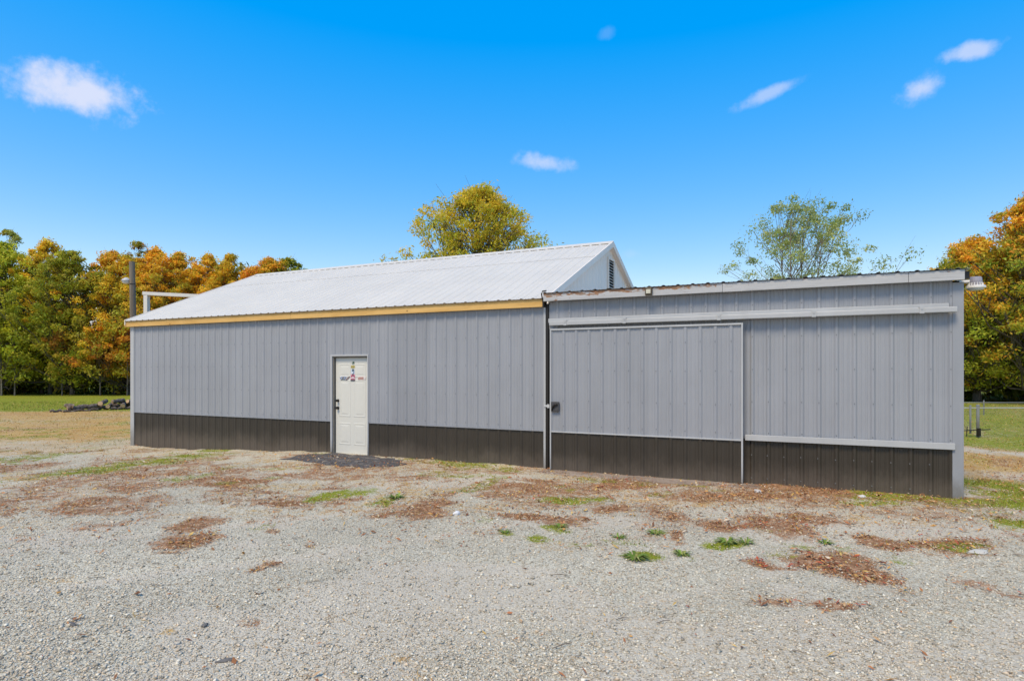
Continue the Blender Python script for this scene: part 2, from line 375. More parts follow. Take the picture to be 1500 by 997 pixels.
GREEN = [(9.67, -3.36, 0.25, 0.37, 0.9), (9.77, -3.05, 0.41, 0.34, 0.6), (10.5, -3.45, 0.14, 0.17, 0.7), (12.71, -2.23, 0.56, 0.26, 0.7), (12.64, -4.12, 0.12, 0.16, 0.7), (13.08, -4.21, 0.16, 0.13, 0.6), (13.09, -3.76, 0.15, 0.14, 0.7), (14.12, -4.4, 0.13, 0.14, 0.8), (14.51, -4.1, 0.1, 0.11, 0.7), (14.87, -3.51, 0.22, 0.17, 0.8), (14.12, -3.49, 0.15, 0.13, 0.6), (13.83, -3.91, 0.21, 0.17, 0.5), (13.5, -4.15, 0.21, 0.12, 0.5), (3.75, -3.27, 0.75, 0.71, 0.7), (3.52, -2.02, 0.83, 0.69, 0.7), (3.58, -1.07, 0.89, 0.56, 0.6), (15.44, -3.24, 0.21, 0.15, 0.5), (16.91, -2.73, 0.34, 0.18, 0.6), (16.26, -3.35, 0.26, 0.12, 0.4), (15.5, -3.58, 0.13, 0.11, 0.5), (15.1, -2.82, 0.15, 0.14, 0.4), (9.96, -1.24, 0.35, 0.27, 0.5), (13.42, -0.64, 0.32, 0.22, 0.5), (16.42, -0.68, 0.36, 0.21, 0.6), (15.84, -3.18, 0.14, 0.12, 0.4), (10.09, -5.01, 0.11, 0.15, 0.4), (0.08, -2.71, 0.89, 1.12, 0.5), (12.09, -3.72, 0.16, 0.16, 0.4)]
STRAW = [(9.79, -7.1, 0.23, 0.1, 0.6), (13.45, -7.07, 0.09, 0.06, 0.5), (11.2, -7.46, 0.07, 0.08, 0.5), (11.25, -7.19, 0.15, 0.06, 0.4), (11.74, -7.33, 0.1, 0.06, 0.4), (11.92, -6.43, 0.07, 0.07, 0.4), (12.04, -1.71, 1.11, 0.52, 0.6), (14.12, -1.76, 1.09, 0.33, 0.5), (7.5, -3.42, 0.74, 0.51, 0.6), (12.0, -3.19, 0.35, 0.3, 0.4), (16.79, -2.73, 0.54, 0.28, 0.6), (13.35, -4.35, 0.34, 0.23, 0.4), (16.46, -1.67, 0.72, 0.33, 0.4), (3.64, -3.99, 0.95, 0.71, 0.5), (8.6, -2.39, 0.44, 0.37, 0.3), (13.33, -6.89, 0.08, 0.07, 0.4)]

def patches(x, y, L):
    """each entry: centre, half size across and along the view of the drive, strength"""
    t = np.zeros_like(x)
    wx, wy = .55*(fbm(x, y, 1.6, 101)-.5), .55*(fbm(x, y, 1.6, 111)-.5)
    fray = .45+1.1*fbm(x, y, 4.5, 121)
    for (px, py, ru, rv, w) in L:
        dx, dy = x-px+wx, y-py+wy
        a = (dx*AX_R[0]+dy*AX_R[1])/max(ru, .07); b = (dx*AX_F[0]+dy*AX_F[1])/max(rv*1.25, .07)
        t = np.maximum(t, w*np.clip(1.45-.95*np.sqrt(a*a+b*b), 0, 1))
    return np.clip(t*fray, 0, 1)
def cover(x, y):
    """brown litter, green, straw, bare gravel over everything (0..1 each)"""
    x = np.asarray(x, float); y = np.asarray(y, float)
    n1 = fbm(x, y, .55, 11); n2 = fbm(x, y, 1.7, 21); n3 = fbm(x, y, .2, 31)
    dist = (x-CAM[0])*AX_F[0]+(y-CAM[1])*AX_F[1]
    left = ss(3.4, -3.6, x+5*(n1-.5)-.35*(y+1))*ss(-9, -4.5, y+3*(n1-.5))
    right = ss(17.2, 18.2, x+1.2*(n2-.5)-.55*(y+1.0)*(y < -.4))*ss(-2.2, -.9, y+.8*(n2-.5)+.25*(x-17.5))
    back = ss(9, 11, y)
    fld = np.maximum(np.maximum(left, right), back)
    brown = patches(x, y, BROWN)*(.72+.5*fbm(x, y, 2.6, 151)); green = patches(x, y, GREEN); straw = patches(x, y, STRAW)
    mid = ss(5.6, 8.6, dist+3*(n1-.5))*ss(4.2, 1.0, np.abs(y+2.2))       # a weedy zone along the front of the building
    brown = np.maximum(brown, .62*mid*ss(.47, .66, n2)); straw = np.maximum(straw, .46*mid*ss(.44, .64, fbm(x, y, 1.2, 41)))
    green = np.maximum(green, .5*mid*ss(.60, .74, fbm(x, y, 1.5, 51)))
    thin = ss(5.0, 8.0, dist+4*(n1-.5))*ss(15, 12, dist)            # thin litter blown over the whole middle of the drive
    brown = np.maximum(brown, 0.50*thin*ss(.38, .58, fbm(x, y, 1.1, 63))*(.4+1.2*fbm(x, y, 5, 65))); straw = np.maximum(straw, .44*thin*ss(.40, .60, fbm(x, y, .9, 73)))
    straw = np.maximum(straw, .22*ss(.5, .68, fbm(x, y, 1.4, 75)))
    base = ss(-.95, -.2, y+.5*(n2-.5))*ss(.4, .1, y)*ss(-.5, .5, x)*ss(18.4, 17.8, x)
    brown = np.maximum(brown, base*ss(10.8, 11.8, x)*.8); green = np.maximum(green, base*np.maximum(ss(.48, .64, n1)*.62, ss(15.9, 17.0, x)*.62))
    straw = np.maximum(straw, base*.35)
    lush = ss(28.2, 32, dist+4*(n3-.5))*left
    straw = np.maximum(straw, fld*(.66+.35*(n1-.45))); brown = np.maximum(brown, left*ss(.48, .66, fbm(x, y, .5, 61))*.46*(1-lush))
    green = np.maximum(green, np.maximum(lush*.95, left*ss(.45, .62, n2)*.50))
    rg = right*np.maximum(ss(.40, .58, n2)*.75, ss(14.5, 16, dist)*(.62+.5*(n1-.4)))
    rg = np.maximum(rg, right*ss(3.0, 1.2, y)*(.78+.5*(n2-.45))); rg = rg*(1-.5*ss(1.6, 3.5, y)*ss(9.5, 6.5, y))
    green = np.maximum(green, rg*(.74+.6*fbm(x, y, 3.1, 131)))
    green = np.maximum(green, back*.7*ss(30, 36, y))
    gv = np.zeros_like(x)
    gv = np.maximum(gv, right*ss(1.5, .3, np.abs(y-7.7-.25*(x-20)+1.2*(n2-.5)))*.62)
    gv = np.maximum(gv, ss(1.5, .2, np.hypot((x-19.0)*.8, (y-2.6)))*.60)
    gv = np.maximum(gv, left*ss(2.4, .6, np.abs((dist-15.8)+2.2*(n1-.5)))*ss(-9, -4, x)*.5)
    return brown, green, straw, gv
def dusty(x, y):
    """worn tracks of pale fines between the chips"""
    a = x*.93+y*.37; b = -x*.37+y*.93
    return np.maximum(ss(.46, .64, .6*fbm(a*.35, b*1.1, .8, 81)+.4*fbm(x, y, 1.3, 83)), .85*rut(x, y)*(.4+.9*fbm(x, y, 1.5, 85)))
def lines(dense_a, dense_b, st, lo, hi, k):
    a = np.arange(dense_a, dense_b+1e-6, st)
    l = dense_a-np.cumsum(st*1.22**np.arange(1, k)); l = l[l > lo]; h = dense_b+np.cumsum(st*1.22**np.arange(1, k)); h = h[h < hi]
    return np.concatenate([[lo], l[::-1], a, h, [hi]])
gx = lines(-6, 22, .09, -500, 500, 60); gy = lines(-9.5, 1.0, .07, -300, 600, 60)
GX, GY = np.meshgrid(gx, gy); nx, ny = len(gx), len(gy)
GZ = hgt(GX, GY)+hrough(GX, GY)
Vg = np.stack([GX, GY, GZ], -1).reshape(-1, 3)
ii = (np.arange(ny-1)[:, None]*nx+np.arange(nx-1)[None, :]).ravel()
Fg = np.stack([ii, ii+1, ii+1+nx, ii+nx], 1)
gme = np_mesh('ground', Vg, Fg, MAT['ground'])
cb, cg, cs, cv = cover(GX.ravel(), GY.ravel())
for nm, ch in (('cover', (cb, cg, cs)), ('cover_b', (cv, dusty(GX.ravel(), GY.ravel()), cv*0))):
    at = gme.attributes.new(nm, 'FLOAT_COLOR', 'POINT'); a4 = np.ones((len(Vg), 4), np.float32)
    for i in range(3): a4[:, i] = ch[i]
    at.data.foreach_set('color', a4.ravel())
gme.polygons.foreach_set('use_smooth', np.ones(len(Fg), bool))
tag(link('ground', gme), 'gravel yard and rough grass around the metal building', kind='structure')

# ------------------------------------------------------------------ ribbed steel
def profile(x0, x1, ph=0.0, rh=.019):
    """x, height pairs of the ribbed sheet between x0 and x1; a major rib at every ph + n*S"""
    k = [(-.0365, 0), (-.013, 1), (.013, 1), (.0365, 0), (.066, 0), (.072, .22), (.086, .22), (.092, 0), (.1366, 0), (.1426, .22), (.1566, .22), (.1626, 0)]
    pts = []
    for n in range(int((x0-ph)//S)-1, int((x1-ph)//S)+2):
        for dx, h in k: pts.append((ph+n*S+dx, h*rh))
    xs = np.array([p[0] for p in pts]); hs_ = np.array([p[1] for p in pts])
    inner = [(a, b) for a, b in pts if x0+1e-4 < a < x1-1e-4]
    return [(x0, float(np.interp(x0, xs, hs_)))]+inner+[(x1, float(np.interp(x1, xs, hs_)))]
_cache = {}
def ribbed(name, x0, x1, z0, z1, mat, parent, y=0.0, ph=0.0, rh=.019, axis='x', flip=1, top=None, dy=0.0):
    """one steel sheet standing up; axis x: faces -y; axis y: faces +x*flip. top(x) may slope the upper edge"""
    pr = profile(x0, x1, ph, rh)
    key = (name, round(x1-x0, 4), round((x0-ph) % S, 4), z0, z1, mat.name, axis, flip, rh) if top is None else None
    base = Vector((x0, y+dy, 0)) if axis == 'x' else Vector((y, x0, 0))
    if key and key in _cache: me = _cache[key]
    else:
        vs = []; fs = []
        for (a, h) in pr:
            zt = z1 if top is None else top(a)
            for z in (z0, zt):
                vs.append((a-x0, -h, z) if axis == 'x' else (h*flip, a-x0, z))
        for i in range(len(pr)-1): fs.append((2*i, 2*i+2, 2*i+3, 2*i+1))
        me = bpy.data.meshes.new(name); me.from_pydata(vs, [], fs); me.materials.append(mat); me.update()
        if key: _cache[key] = me
    return link(name, me, parent, base-wpos(parent))

def screws(parent, xs, zs, y, name='screw_heads', r=.0075):
    mb = MB()
    for z in zs:
        for x in xs:
            zz = z+random.uniform(-.006, .006); xx = x+random.uniform(-.004, .004)
            mb.add([(xx+r*math.cos(k*math.pi/3), y-.006, zz+r*math.sin(k*math.pi/3)) for k in range(6)]+
                   [(xx+r*1.2*math.cos(k*math.pi/3), y+.002, zz+r*1.2*math.sin(k*math.pi/3)) for k in range(6)],
                   [tuple(range(6))[::-1]]+[(k, (k+1) % 6, 6+(k+1) % 6, 6+k) for k in range(6)])
    return tag(mb.build(name, MAT['screw'], parent), kind='stuff')

# ------------------------------------------------------------------ the main barn
ZB = .685                 # top of the brown wainscot
L = 50*S; HD = 4.094; ZR = 4.80; SL = .422; BD = 2*HD
barn = empty('metal_barn', (L/2, HD, 0), 'long gray metal barn with white ribbed gable roof, yellow wood fascia and white door', 'barn')
def roofz(y): return ZR-SL*abs(y-HD)
DX0, DX1, DZ1 = 6.585, 7.515, 2.045      # door opening
def split(x0, x1):
    """panel joints every four ribs, half a rib off the major ribs"""
    e = [x0]; k = math.ceil((x0+.114+.05)/(4*S))
    while k*4*S-.114 < x1-.05: e.append(k*4*S-.114); k += 1
    return e+[x1]
ZT = 2.99
for a, b in ((.0, DX0-.03), (DX1+.03, L)):
    e = split(a, b)
    for i in range(len(e)-1):
        ribbed('wall_panel', e[i], e[i+1], ZB, ZT, MAT['gray'], barn, dy=.0012*(i % 2))
        ribbed('wainscot_panel', e[i], e[i+1], -.5, ZB-.012, MAT['brown'], barn, dy=.004+.0012*(i % 2))
e = split(DX0-.03, DX1+.03)
for i in range(len(e)-1): ribbed('wall_panel', e[i], e[i+1], DZ1+.03, ZT, MAT['gray'], barn, dy=.0006)
for a, b in ((.0, DX0-.045), (DX1+.045, L)):
    mb = MB(); mb.box(a, -.024, ZB-.022, b, .0, ZB-.002); mb.build('wainscot_flashing', MAT['gray'], barn, bevel=.003)
screws(barn, [n*S+.0 for n in range(1, 50) if not DX0-.1 < n*S < DX1+.1], (.76, 1.30, 1.84, 2.36), -.019)
# the other three walls and an added black sheet behind the front
BX = 11.43
for i in range(9):
    a, b = i*BD/9, (i+1)*BD/9
    ribbed('wall_panel', a, b, -.5, 3, MAT['gray'], barn, y=-.02, axis='y', flip=-1, top=lambda y: roofz(y)-.03)
    if b > 0: ribbed('gable_panel', a, b, 2.9, 3, MAT['gable'], barn, y=L, axis='y', flip=1, ph=HD, rh=.012, top=lambda y: roofz(y)-.03)
mb = MB(); mb.box(0, BD-.02, -.5, L, BD, 2.98); mb.build('rear_wall', MAT['gray'], barn)
mb = MB(); mb.box(-.01, .05, -.5, DX0-.06, .09, 2.97); mb.box(DX1+.06, .05, -.5, L-.01, .09, 2.97); mb.box(DX0-.06, .05, 2.08, DX1+.06, .09, 2.97)
mb.build('light_leak_sheet', MAT['black'], barn)  # unseen black sheet added behind the steel to stop light leaks
mb = MB(); mb.prism([(-.155, -.022, -.5), (-.012, -.022, -.5), (-.012, .0, -.5), (-.135, .0, -.5), (-.135, .12, -.5), (-.155, .12, -.5)], (0, 0, 3.38))
mb.build('corner_trim', MAT['trim'], barn, bevel=.004)
mb = MB(); mb.box(L-.012, -.027, -.5, L+.03, -.002, 2.87); mb.build('corner_trim', MAT['trim'], barn, bevel=.004)
# entry door, set back in the wall
mb = MB()
for x0, x1, z0, z1 in ((DX0-.045, DX0, -.12, DZ1+.035), (DX1, DX1+.03, -.12, DZ1+.035)): mb.box(x0, -.034, z0, x1, .012, z1)
mb.box(DX0, -.033, DZ1, DX1, .012, DZ1+.034); mb.build('door_frame', MAT['trim'], barn, bevel=.004)
mb = MB(); mb.box(DX0-.004, -.006, -.05, DX0+.018, .16, DZ1+.002); mb.box(DX1-.012, -.005, -.05, DX1+.003, .16, DZ1+.001); mb.box(DX0+.018, -.004, DZ1-.022, DX1-.012, .16, DZ1+.003)
mb.build('door_jamb', MAT['jamb'], barn)
mb = MB(); mb.box(DX0+.001, -.05, -.10, DX1+.001, .15, -.022); mb.build('threshold', MAT['trim'], barn, bevel=.006)
YD = .052
mb = MB(); mb.box(DX0+.034, YD, -.012, DX1-.016, YD+.045, DZ1-.03); door = mb.build('entry_door', MAT['door'], barn, bevel=.003)
dw0, dw1 = DX0+.034, DX1-.016; dwid = dw1-dw0
for (z0, z1) in ((.21, .62), (.80, 1.52), (1.63, 1.86)):
    for s in (0, 1):
        a = dw0+.115+s*(dwid/2-.045); b = a+dwid/2-.185
        mb = MB()
        def ring(o, y): return [(a+o, y, z0+o), (b-o, y, z0+o), (b-o, y, z1-o), (a+o, y, z1-o)]
        lv = [ring(-.028, YD-.0006), ring(-.020, YD-.0045), ring(-.006, YD-.005), ring(.006, YD-.0015), ring(.016, YD-.0015), ring(.05, YD-.006)]
        vs = [p for r_ in lv for p in r_]; fs = []
        for k in range(len(lv)-1): fs += [(4*k+j, 4*k+(j+1) % 4, 4*k+4+(j+1) % 4, 4*k+4+j) for j in range(4)]
        fs.append(tuple(range(4*len(lv)-4, 4*len(lv)))); mb.add(vs, fs); mb.build('door_panel', MAT['door'], door)
def knob(z, r, name):
    mb = MB(); x = dw0+.065
    mb.tube([(x, YD+.001, z), (x, YD-.012, z), (x, YD-.013, z), (x, YD-.035, z), (x, YD-.045, z), (x, YD-.062, z), (x, YD-.07, z)], [r*1.05, r*1.05, r*.5, r*.45, r*.95, r*.85, r*.35], 12)
    mb.build(name, MAT['hard'], door, smooth=True)
knob(.955, .033, 'door_knob'); knob(1.11, .030, 'deadbolt')
# small printed stickers on the upper door (too small to read in the photograph)
def sticker(shapes, label):
    mb = MB()
    for i, (x, z, w, h, c, sh) in enumerate(shapes):
        y = YD-.0080-.0007*i
        mb.add([(x-w/2-sh, y, z-h/2), (x+w/2-sh, y, z-h/2), (x+w/2+sh, y, z+h/2), (x-w/2+sh, y, z+h/2)], [(0, 1, 2, 3)], c)
    tag(mb.build('sticker', MAT['print'], door, colors=True), label)
xc = (dw0+dw1)/2+.02
K, Wt, Rd, Bl, Ye, Pk, Gn = (.03, .03, .04), (.72, .74, .76), (.40, .10, .08), (.16, .22, .38), (.50, .42, .12), (.62, .36, .42), (.05, .09, .06)
zs = 1.585
sticker([(xc+.01, 1.905, .055, .055, Gn, .0), (xc-.008, 1.915, .03, .03, (.3, .34, .28), 0), (xc+.012, 1.882, .02, .02, (.45, .5, .42), .004)], 'small dark green sticker at the top')
sticker([(xc, 1.825, .10, .055, Ye, 0), (xc, 1.825, .075, .028, (.16, .12, .05), .004), (xc-.01, 1.825, .02, .02, Ye, 0), (xc+.022, 1.825, .015, .018, Ye, 0)], 'small yellow sticker')
sticker([(xc, 1.725, .085, .10, (.48, .58, .70), 0), (xc+.006, 1.75, .05, .05, (.07, .10, .14), 0), (xc-.016, 1.70, .03, .03, Wt, 0), (xc+.02, 1.70, .02, .035, (.14, .2, .34), 0)], 'pale blue sticker with a dark top')
sticker([(xc, 1.60, .115, .14, Pk, 0), (xc+.004, 1.655, .03, .05, K, 0), (xc-.028, 1.628, .03, .05, (.42, .08, .12), .004), (xc+.034, 1.628, .03, .05, (.42, .08, .14), -.004), (xc, 1.595, .085, .016, Wt, 0), (xc, 1.572, .09, .014, (.42, .08, .12), 0), (xc, 1.541, .115, .024, K, 0)], 'pink and red sticker with a dark base')
g = [(xc-.255, zs, .19, .075, (.60, .63, .68), .012)]
for k, (dx, w, h) in enumerate(((-.078, .02, .03), (-.05, .024, .05), (-.018, .03, .055), (.012, .018, .05), (.036, .03, .06), (.07, .022, .045))):
    g.append((xc-.255+dx, zs+(.004 if k % 2 else -.002), w, h, (Bl if k % 3 == 1 else K), .008))
g.append((xc-.25, zs-.006, .15, .009, (.60, .63, .68), .002)); g.append((xc-.26, zs-.03, .12, .008, K, .003))
sticker(g, 'white sticker with dark slanted lettering')
sticker([(xc-.135, zs-.005, .045, .085, (.16, .13, .13), .045), (xc-.132, zs+.002, .016, .06, (.45, .3, .27), .030)], 'dark slanted stripe sticker')
g = [(xc+.235, zs, .20, .07, (.74, .66, .63), .008), (xc+.215, zs, .145, .05, (.33, .12, .09), .010)]
for k in range(5): g.append((xc+.165+k*.026, zs, .007, .034, (.70, .60, .56), .006))
g.append((xc+.305, zs, .035, .035, (.66, .66, .66), 0))
sticker(g, 'red sticker with pale lettering')
# yellow pine fascia in two lengths
for x0, x1 in ((-.27, 5.47), (5.474, 11.44)):
    mb = MB(); mb.box(x0, -.10, 2.872, x1, -.062, 3.008); mb.build('fascia_board', MAT['pine'], barn, bevel=.003)
mb = MB(); mb.box(-.2, -.062, 2.99, L+.05, .06, 3.004); mb.build('soffit_filler', MAT['pine'], barn)
# the roof: sheets of four ribs, a lower and an upper course on each slope
sa = math.atan(SL); ca, sn = math.cos(sa), math.sin(sa)
X0R, X1R = -.21, L+.10
YS = 2.80
def roof_sheet(name, a, b, y0, y1, lift, side):
    pr = profile(a, b, .06, .015); key = (name, round(b-a, 4), round((a-.06) % S, 3), y0, side)
    if key in _cache: me = _cache[key]
    else:
        vs = []; fs = []
        ys = [y0, y0+(y1-y0)*.5, y1]
        for (x, h) in pr:
            for y in ys:
                nrm = h+lift
                yy = y-nrm*sn; zz = roofz(y)+nrm*ca
                if side < 0: yy = 2*HD-yy
                vs.append((x-a, yy, zz))
        q = len(ys)
        for i in range(len(pr)-1):
            for j in range(q-1):
                f = (q*i+j, q*i+q+j, q*i+q+j+1, q*i+j+1); fs.append(f if side > 0 else f[::-1])
        me = bpy.data.meshes.new(name); me.from_pydata(vs, [], fs); me.materials.append(MAT['roof']); me.update(); _cache[key] = me
    return link(name, me, barn, Vector((a, 0, 0))-wpos(barn))
e = [X0R]+[k*4*S+.06-.114 for k in range(0, 14) if X0R+.2 < k*4*S+.06-.114 < X1R-.2]+[X1R]
for side in (1, -1):
    for i in range(len(e)-1):
        roof_sheet('roof_panel', e[i], e[i+1], -.135, YS+.06, .004+.0015*(i % 2), side)
        roof_sheet('upper_roof_panel', e[i], e[i+1], YS-.04, HD-.01, .008+.0015*(i % 2), side)
mb = MB()       # deck under the sheets, closes the ridge
mb.prism([(X0R+.03, -.06, roofz(-.06)-.05), (X0R+.03, HD, ZR-.05), (X0R+.03, BD+.06, roofz(-.06)-.05), (X0R+.03, BD+.06, roofz(-.06)-.004), (X0R+.03, HD, ZR-.004), (X0R+.03, -.06, roofz(-.06)-.004)], (X1R-X0R-.06, 0, 0))
mb.build('roof_deck', MAT['gable'], barn)
def cap(mb, x0, x1, lift=.026):
    w = .17
    pts = [(x0, HD-w, ZR-SL*w+lift), (x0, HD-.02, ZR+lift+.005), (x0, HD, ZR+lift+.016), (x0, HD+.02, ZR+lift+.005), (x0, HD+w, ZR-SL*w+lift)]
    pts += [(p[0], p[1], p[2]-.004) for p in pts[::-1]]
    mb.prism(pts, (x1-x0, 0, 0))
for i in range(4):
    mb = MB(); a = X0R-.01+i*(X1R-X0R+.02)/4; cap(mb, a, a+(X1R-X0R+.02)/4+.03*(i < 3), .026+.003*(i % 2)); mb.build('ridge_cap', MAT['roof'], barn)
for sd_, xx in ((1, X1R-.005), (-1, X0R-.02)):
    for s2 in (1, -1):
        mb = MB(); f = lambda y: (y if s2 > 0 else 2*HD-y)
        mb.prism([(xx, f(-.13), roofz(-.13)-.10), (xx, f(HD), ZR-.10), (xx, f(HD), ZR+.034), (xx, f(-.13), roofz(-.13)+.034)], (.025, 0, 0))
        mb.build('rake_trim', MAT['gable'], barn, bevel=.003)
# louvred gable vent
VY0, VY1, VZ0, VZ1 = 3.93, 4.47, 3.60, 4.44
mb = MB(); xx = L+.004
for y0, y1, z0, z1 in ((VY0, VY0+.04, VZ0, VZ1), (VY1-.04, VY1, VZ0, VZ1), (VY0+.04, VY1-.04, VZ0, VZ0+.04), (VY0+.04, VY1-.04, VZ1-.04, VZ1)): mb.box(xx, y0, z0, xx+.045, y1, z1)
vent = mb.build('gable_vent', MAT['gable'], barn, bevel=.004)
mb = MB(); mb.box(xx+.004, VY0+.04, VZ0+.04, xx+.012, VY1-.04, VZ1-.04); mb.build('vent_shade_sheet', MAT['black'], vent)  # black sheet: the shade behind the slats put into colour
nsl = 11; sme = None
for i in range(nsl):
    z = VZ0+.045+(VZ1-VZ0-.09)*(i+.25)/nsl
    if sme is None:
        mb = MB(); mb.prism([(0, 0, 0), (.034, 0, -.030), (.036, 0, -.026), (.002, 0, .004)], (0, VY1-VY0-.08, 0)); sme = mb.mesh('slat', MAT['gable'])
    link('slat', sme, vent, Vector((xx+.010, VY0+.04, z+.02))-wpos(vent))

# ------------------------------------------------------------------ the lean-to shed on the right
SX0, SX1 = L+.03, 17.53; SD = 7.2
shed = empty('metal_shed', ((SX0+SX1)/2, SD/2, 0), 'gray metal shed with wide sliding door joined to the right end of the barn', 'shed')
PH = 14.876 - 65*S
e = [14.70]+[x for x in [PH+(65+4*k)*S-.114 for k in range(0, 4)] if 14.9 < x < 17.2]+[17.405]
for i in range(len(e)-1):
    ribbed('wall_panel', e[i], e[i+1], .70, 2.98, MAT['gray'], shed, ph=PH, dy=.0012*(i % 2), rh=.022)
    ribbed('wainscot_panel', e[i], e[i+1], -.4, .67, MAT['brown'], shed, ph=PH, dy=.0012*(i % 2), rh=.022)
e = [SX0+.06]+[x for x in [PH+(52+4*k)*S-.114 for k in range(0, 5)] if x < 14.6]+[14.70]
for i in range(len(e)-1): ribbed('wall_panel', e[i], e[i+1], 2.48, 2.98, MAT['gray'], shed, ph=PH, dy=.0012*(i % 2), rh=.022)
screws(shed, [PH+n*S for n in range(65, 77)], (.80, 1.27, 1.77, 2.27, 2.76), -.022)
screws(shed, [PH+n*S-.012 for n in range(65, 76)], (.10, .45), -.022)
screws(shed, [PH+n*S for n in range(51, 65)], (2.76,), -.022)
mb = MB(); mb.box(SX0, .06, -.4, SX1-.03, .10, 2.97); mb.build('inside_shade_sheet', MAT['black'], shed)  # black sheet standing in for the unlit inside of the shed
mb = MB(); mb.box(SX0+.002, -.03, -.4, SX0+.055, .05, 2.95); mb.build('door_jamb', MAT['hard'], shed)
mb = MB(); mb.box(SX1-.03, .02, -.4, SX1-.01, SD, 2.84); mb.box(SX0, SD-.02, -.4, SX1-.03, SD, 2.78); mb.build('side_and_rear_wall', MAT['gray'], shed)
mb = MB(); mb.prism([(17.405, -.030, -.4), (17.532, -.030, -.4), (17.532, .14, -.4), (17.512, .14, -.4), (17.512, .0, -.4), (17.405, .0, -.4)], (0, 0, 3.34)); mb.build('corner_post_trim', MAT['gray'], shed, bevel=.004)
mb = MB(); mb.box(14.775, -.062, .675, 17.43, -.024, .762); mb.build('wainscot_board', MAT['trim'], shed, bevel=.004)
# the track the door slides on: a backing board and a box track in front, with brackets
mb = MB(); mb.box(11.53, -.075, 2.585, 17.36, -.024, 2.66); mb.build('track_board', MAT['trim'], shed, bevel=.004)
mb = MB(); mb.box(11.57, -.145, 2.532, 17.44, -.076, 2.605); trk = mb.build('door_track', MAT['trim'], shed, bevel=.008)
mb = MB(); mb.box(-.028, -.006, -.042, .028, .0, .045); mb.box(-.03, 0, .045, .03, .08, .051); mb.box(-.012, -.012, .012, .012, -.006, .035); bme = mb.mesh('track_bracket', MAT['trim'])
for x in (11.87, 12.91, 14.40, 15.72, 17.04): link('track_bracket', bme, trk, Vector((x, -.147, 2.568))-wpos(trk))
# sliding door hung a hand's width in front of the wall
QX0, QX1, QZ0, QZ1, QY = 11.585, 14.752, .015, 2.475, -.115
mb = MB()
mb.box(QX0, QY-.030, QZ0, QX0+.024, QY+.03, QZ1); mb.box(QX1-.026, QY-.030, QZ0-.01, QX1, QY+.03, QZ1); mb.box(QX0+.024, QY-.029, QZ1-.028, QX1-.026, QY+.03, QZ1)
sdoor = mb.build('sliding_door', MAT['trim'], shed, bevel=.003)
mb = MB(); mb.box(QX0+.01, QY+.004, QZ0+.01, QX1-.01, QY+.028, QZ1-.01); mb.build('door_core', MAT['black'], sdoor)
DPH = QX0+.02
e = [QX0+.024]+[DPH+4*k*S-.114 for k in range(1, 4)]+[QX1-.026]
for i in range(len(e)-1):
    ribbed('wall_panel', e[i], e[i+1], ZB-.004, QZ1-.02, MAT['gray'], sdoor, y=QY, ph=DPH, dy=.0012*(i % 2))
    ribbed('wainscot_panel', e[i], e[i+1], QZ0, ZB-.014, MAT['brown'], sdoor, y=QY, ph=DPH, dy=.0012*(i % 2))
mb = MB(); mb.box(QX0+.0245, QY-.026, ZB-.016, QX1-.0265, QY, ZB+.004); mb.build('wainscot_flashing', MAT['trim'], sdoor, bevel=.003)
screws(sdoor, [DPH+n*S for n in range(1, 14)], (.79, 1.22, 1.74, 2.20), QY-.019)
mb = MB(); mb.box(11.618, QY-.052, 1.03, 11.765, QY-.019, 1.205); lat = mb.build('latch_box', MAT['lock'], sdoor, bevel=.01)
mb.v = []; mb.f = []; mb.c = []; mb.tube([(11.64, QY-.06, 1.06), (11.66, QY-.068, 1.12), (11.70, QY-.068, 1.16), (11.74, QY-.06, 1.15)], [.016, .02, .02, .014], 8); mb.build('latch_handle', MAT['hard'], sdoor, smooth=True)
mb = MB(); mb.box(11.43, -.04, 1.10, 11.60, -.030, 1.135); mb.box(11.50, -.062, 1.085, 11.545, -.04, 1.15); mb.build('hasp', MAT['galv'], shed, bevel=.003)
# roof edge: three boards with peeling paint, ribbed sheets showing their ends above
for i, (x0, x1) in enumerate(((11.462, 14.452), (14.456, 16.884), (16.888, 17.52))):
    mb = MB(); mb.box(x0, -.14, 2.962-.002*i, x1, -.10, 3.100-.002*i); mb.build('fascia_board', MAT['peel'], shed, bevel=.004)
mb = MB(); mb.box(11.46, -.099, 2.975, 17.58, .05, 3.075); mb.build('eave_blocking', MAT['hard'], shed)
e = [11.43]+[PH+(54+4*k)*S-.114 for k in range(0, 6)]+[17.585]
for i in range(len(e)-1):
    pr = profile(e[i], e[i+1], PH+.05, .015); vs = []; fs = []
    zf = lambda y: 3.106-.035*(y+.16)
    for (x, h) in pr:
        for y in (-.165, SD+.1): vs.append((x-e[i], y, zf(y)+h))
    for k in range(len(pr)-1): fs.append((2*k, 2*k+2, 2*k+3, 2*k+1))
    me = bpy.data.meshes.new('roof_panel'); me.from_pydata(vs, [], fs); me.materials.append(MAT['galv']); me.update()
    link('roof_panel', me, shed, Vector((e[i], 0, .0015*(i % 2)))-wpos(shed))
mb = MB(); mb.box(11.46, .05, 2.88, 17.56, SD+.05, 2.90); mb.build('roof_deck', MAT['black'], shed)
mb = MB(); mb.tube([(11.44, -.13, 3.0), (11.436, -.16, 3.10), (11.455, -.165, 3.135), (11.53, -.165, 3.143)], [.012, .013, .014, .012], 6); mb.tube([(11.448, -.115, 2.86), (11.446, -.12, 3.01)], .014, 6); mb.build('corner_flashing', MAT['hard'], shed)

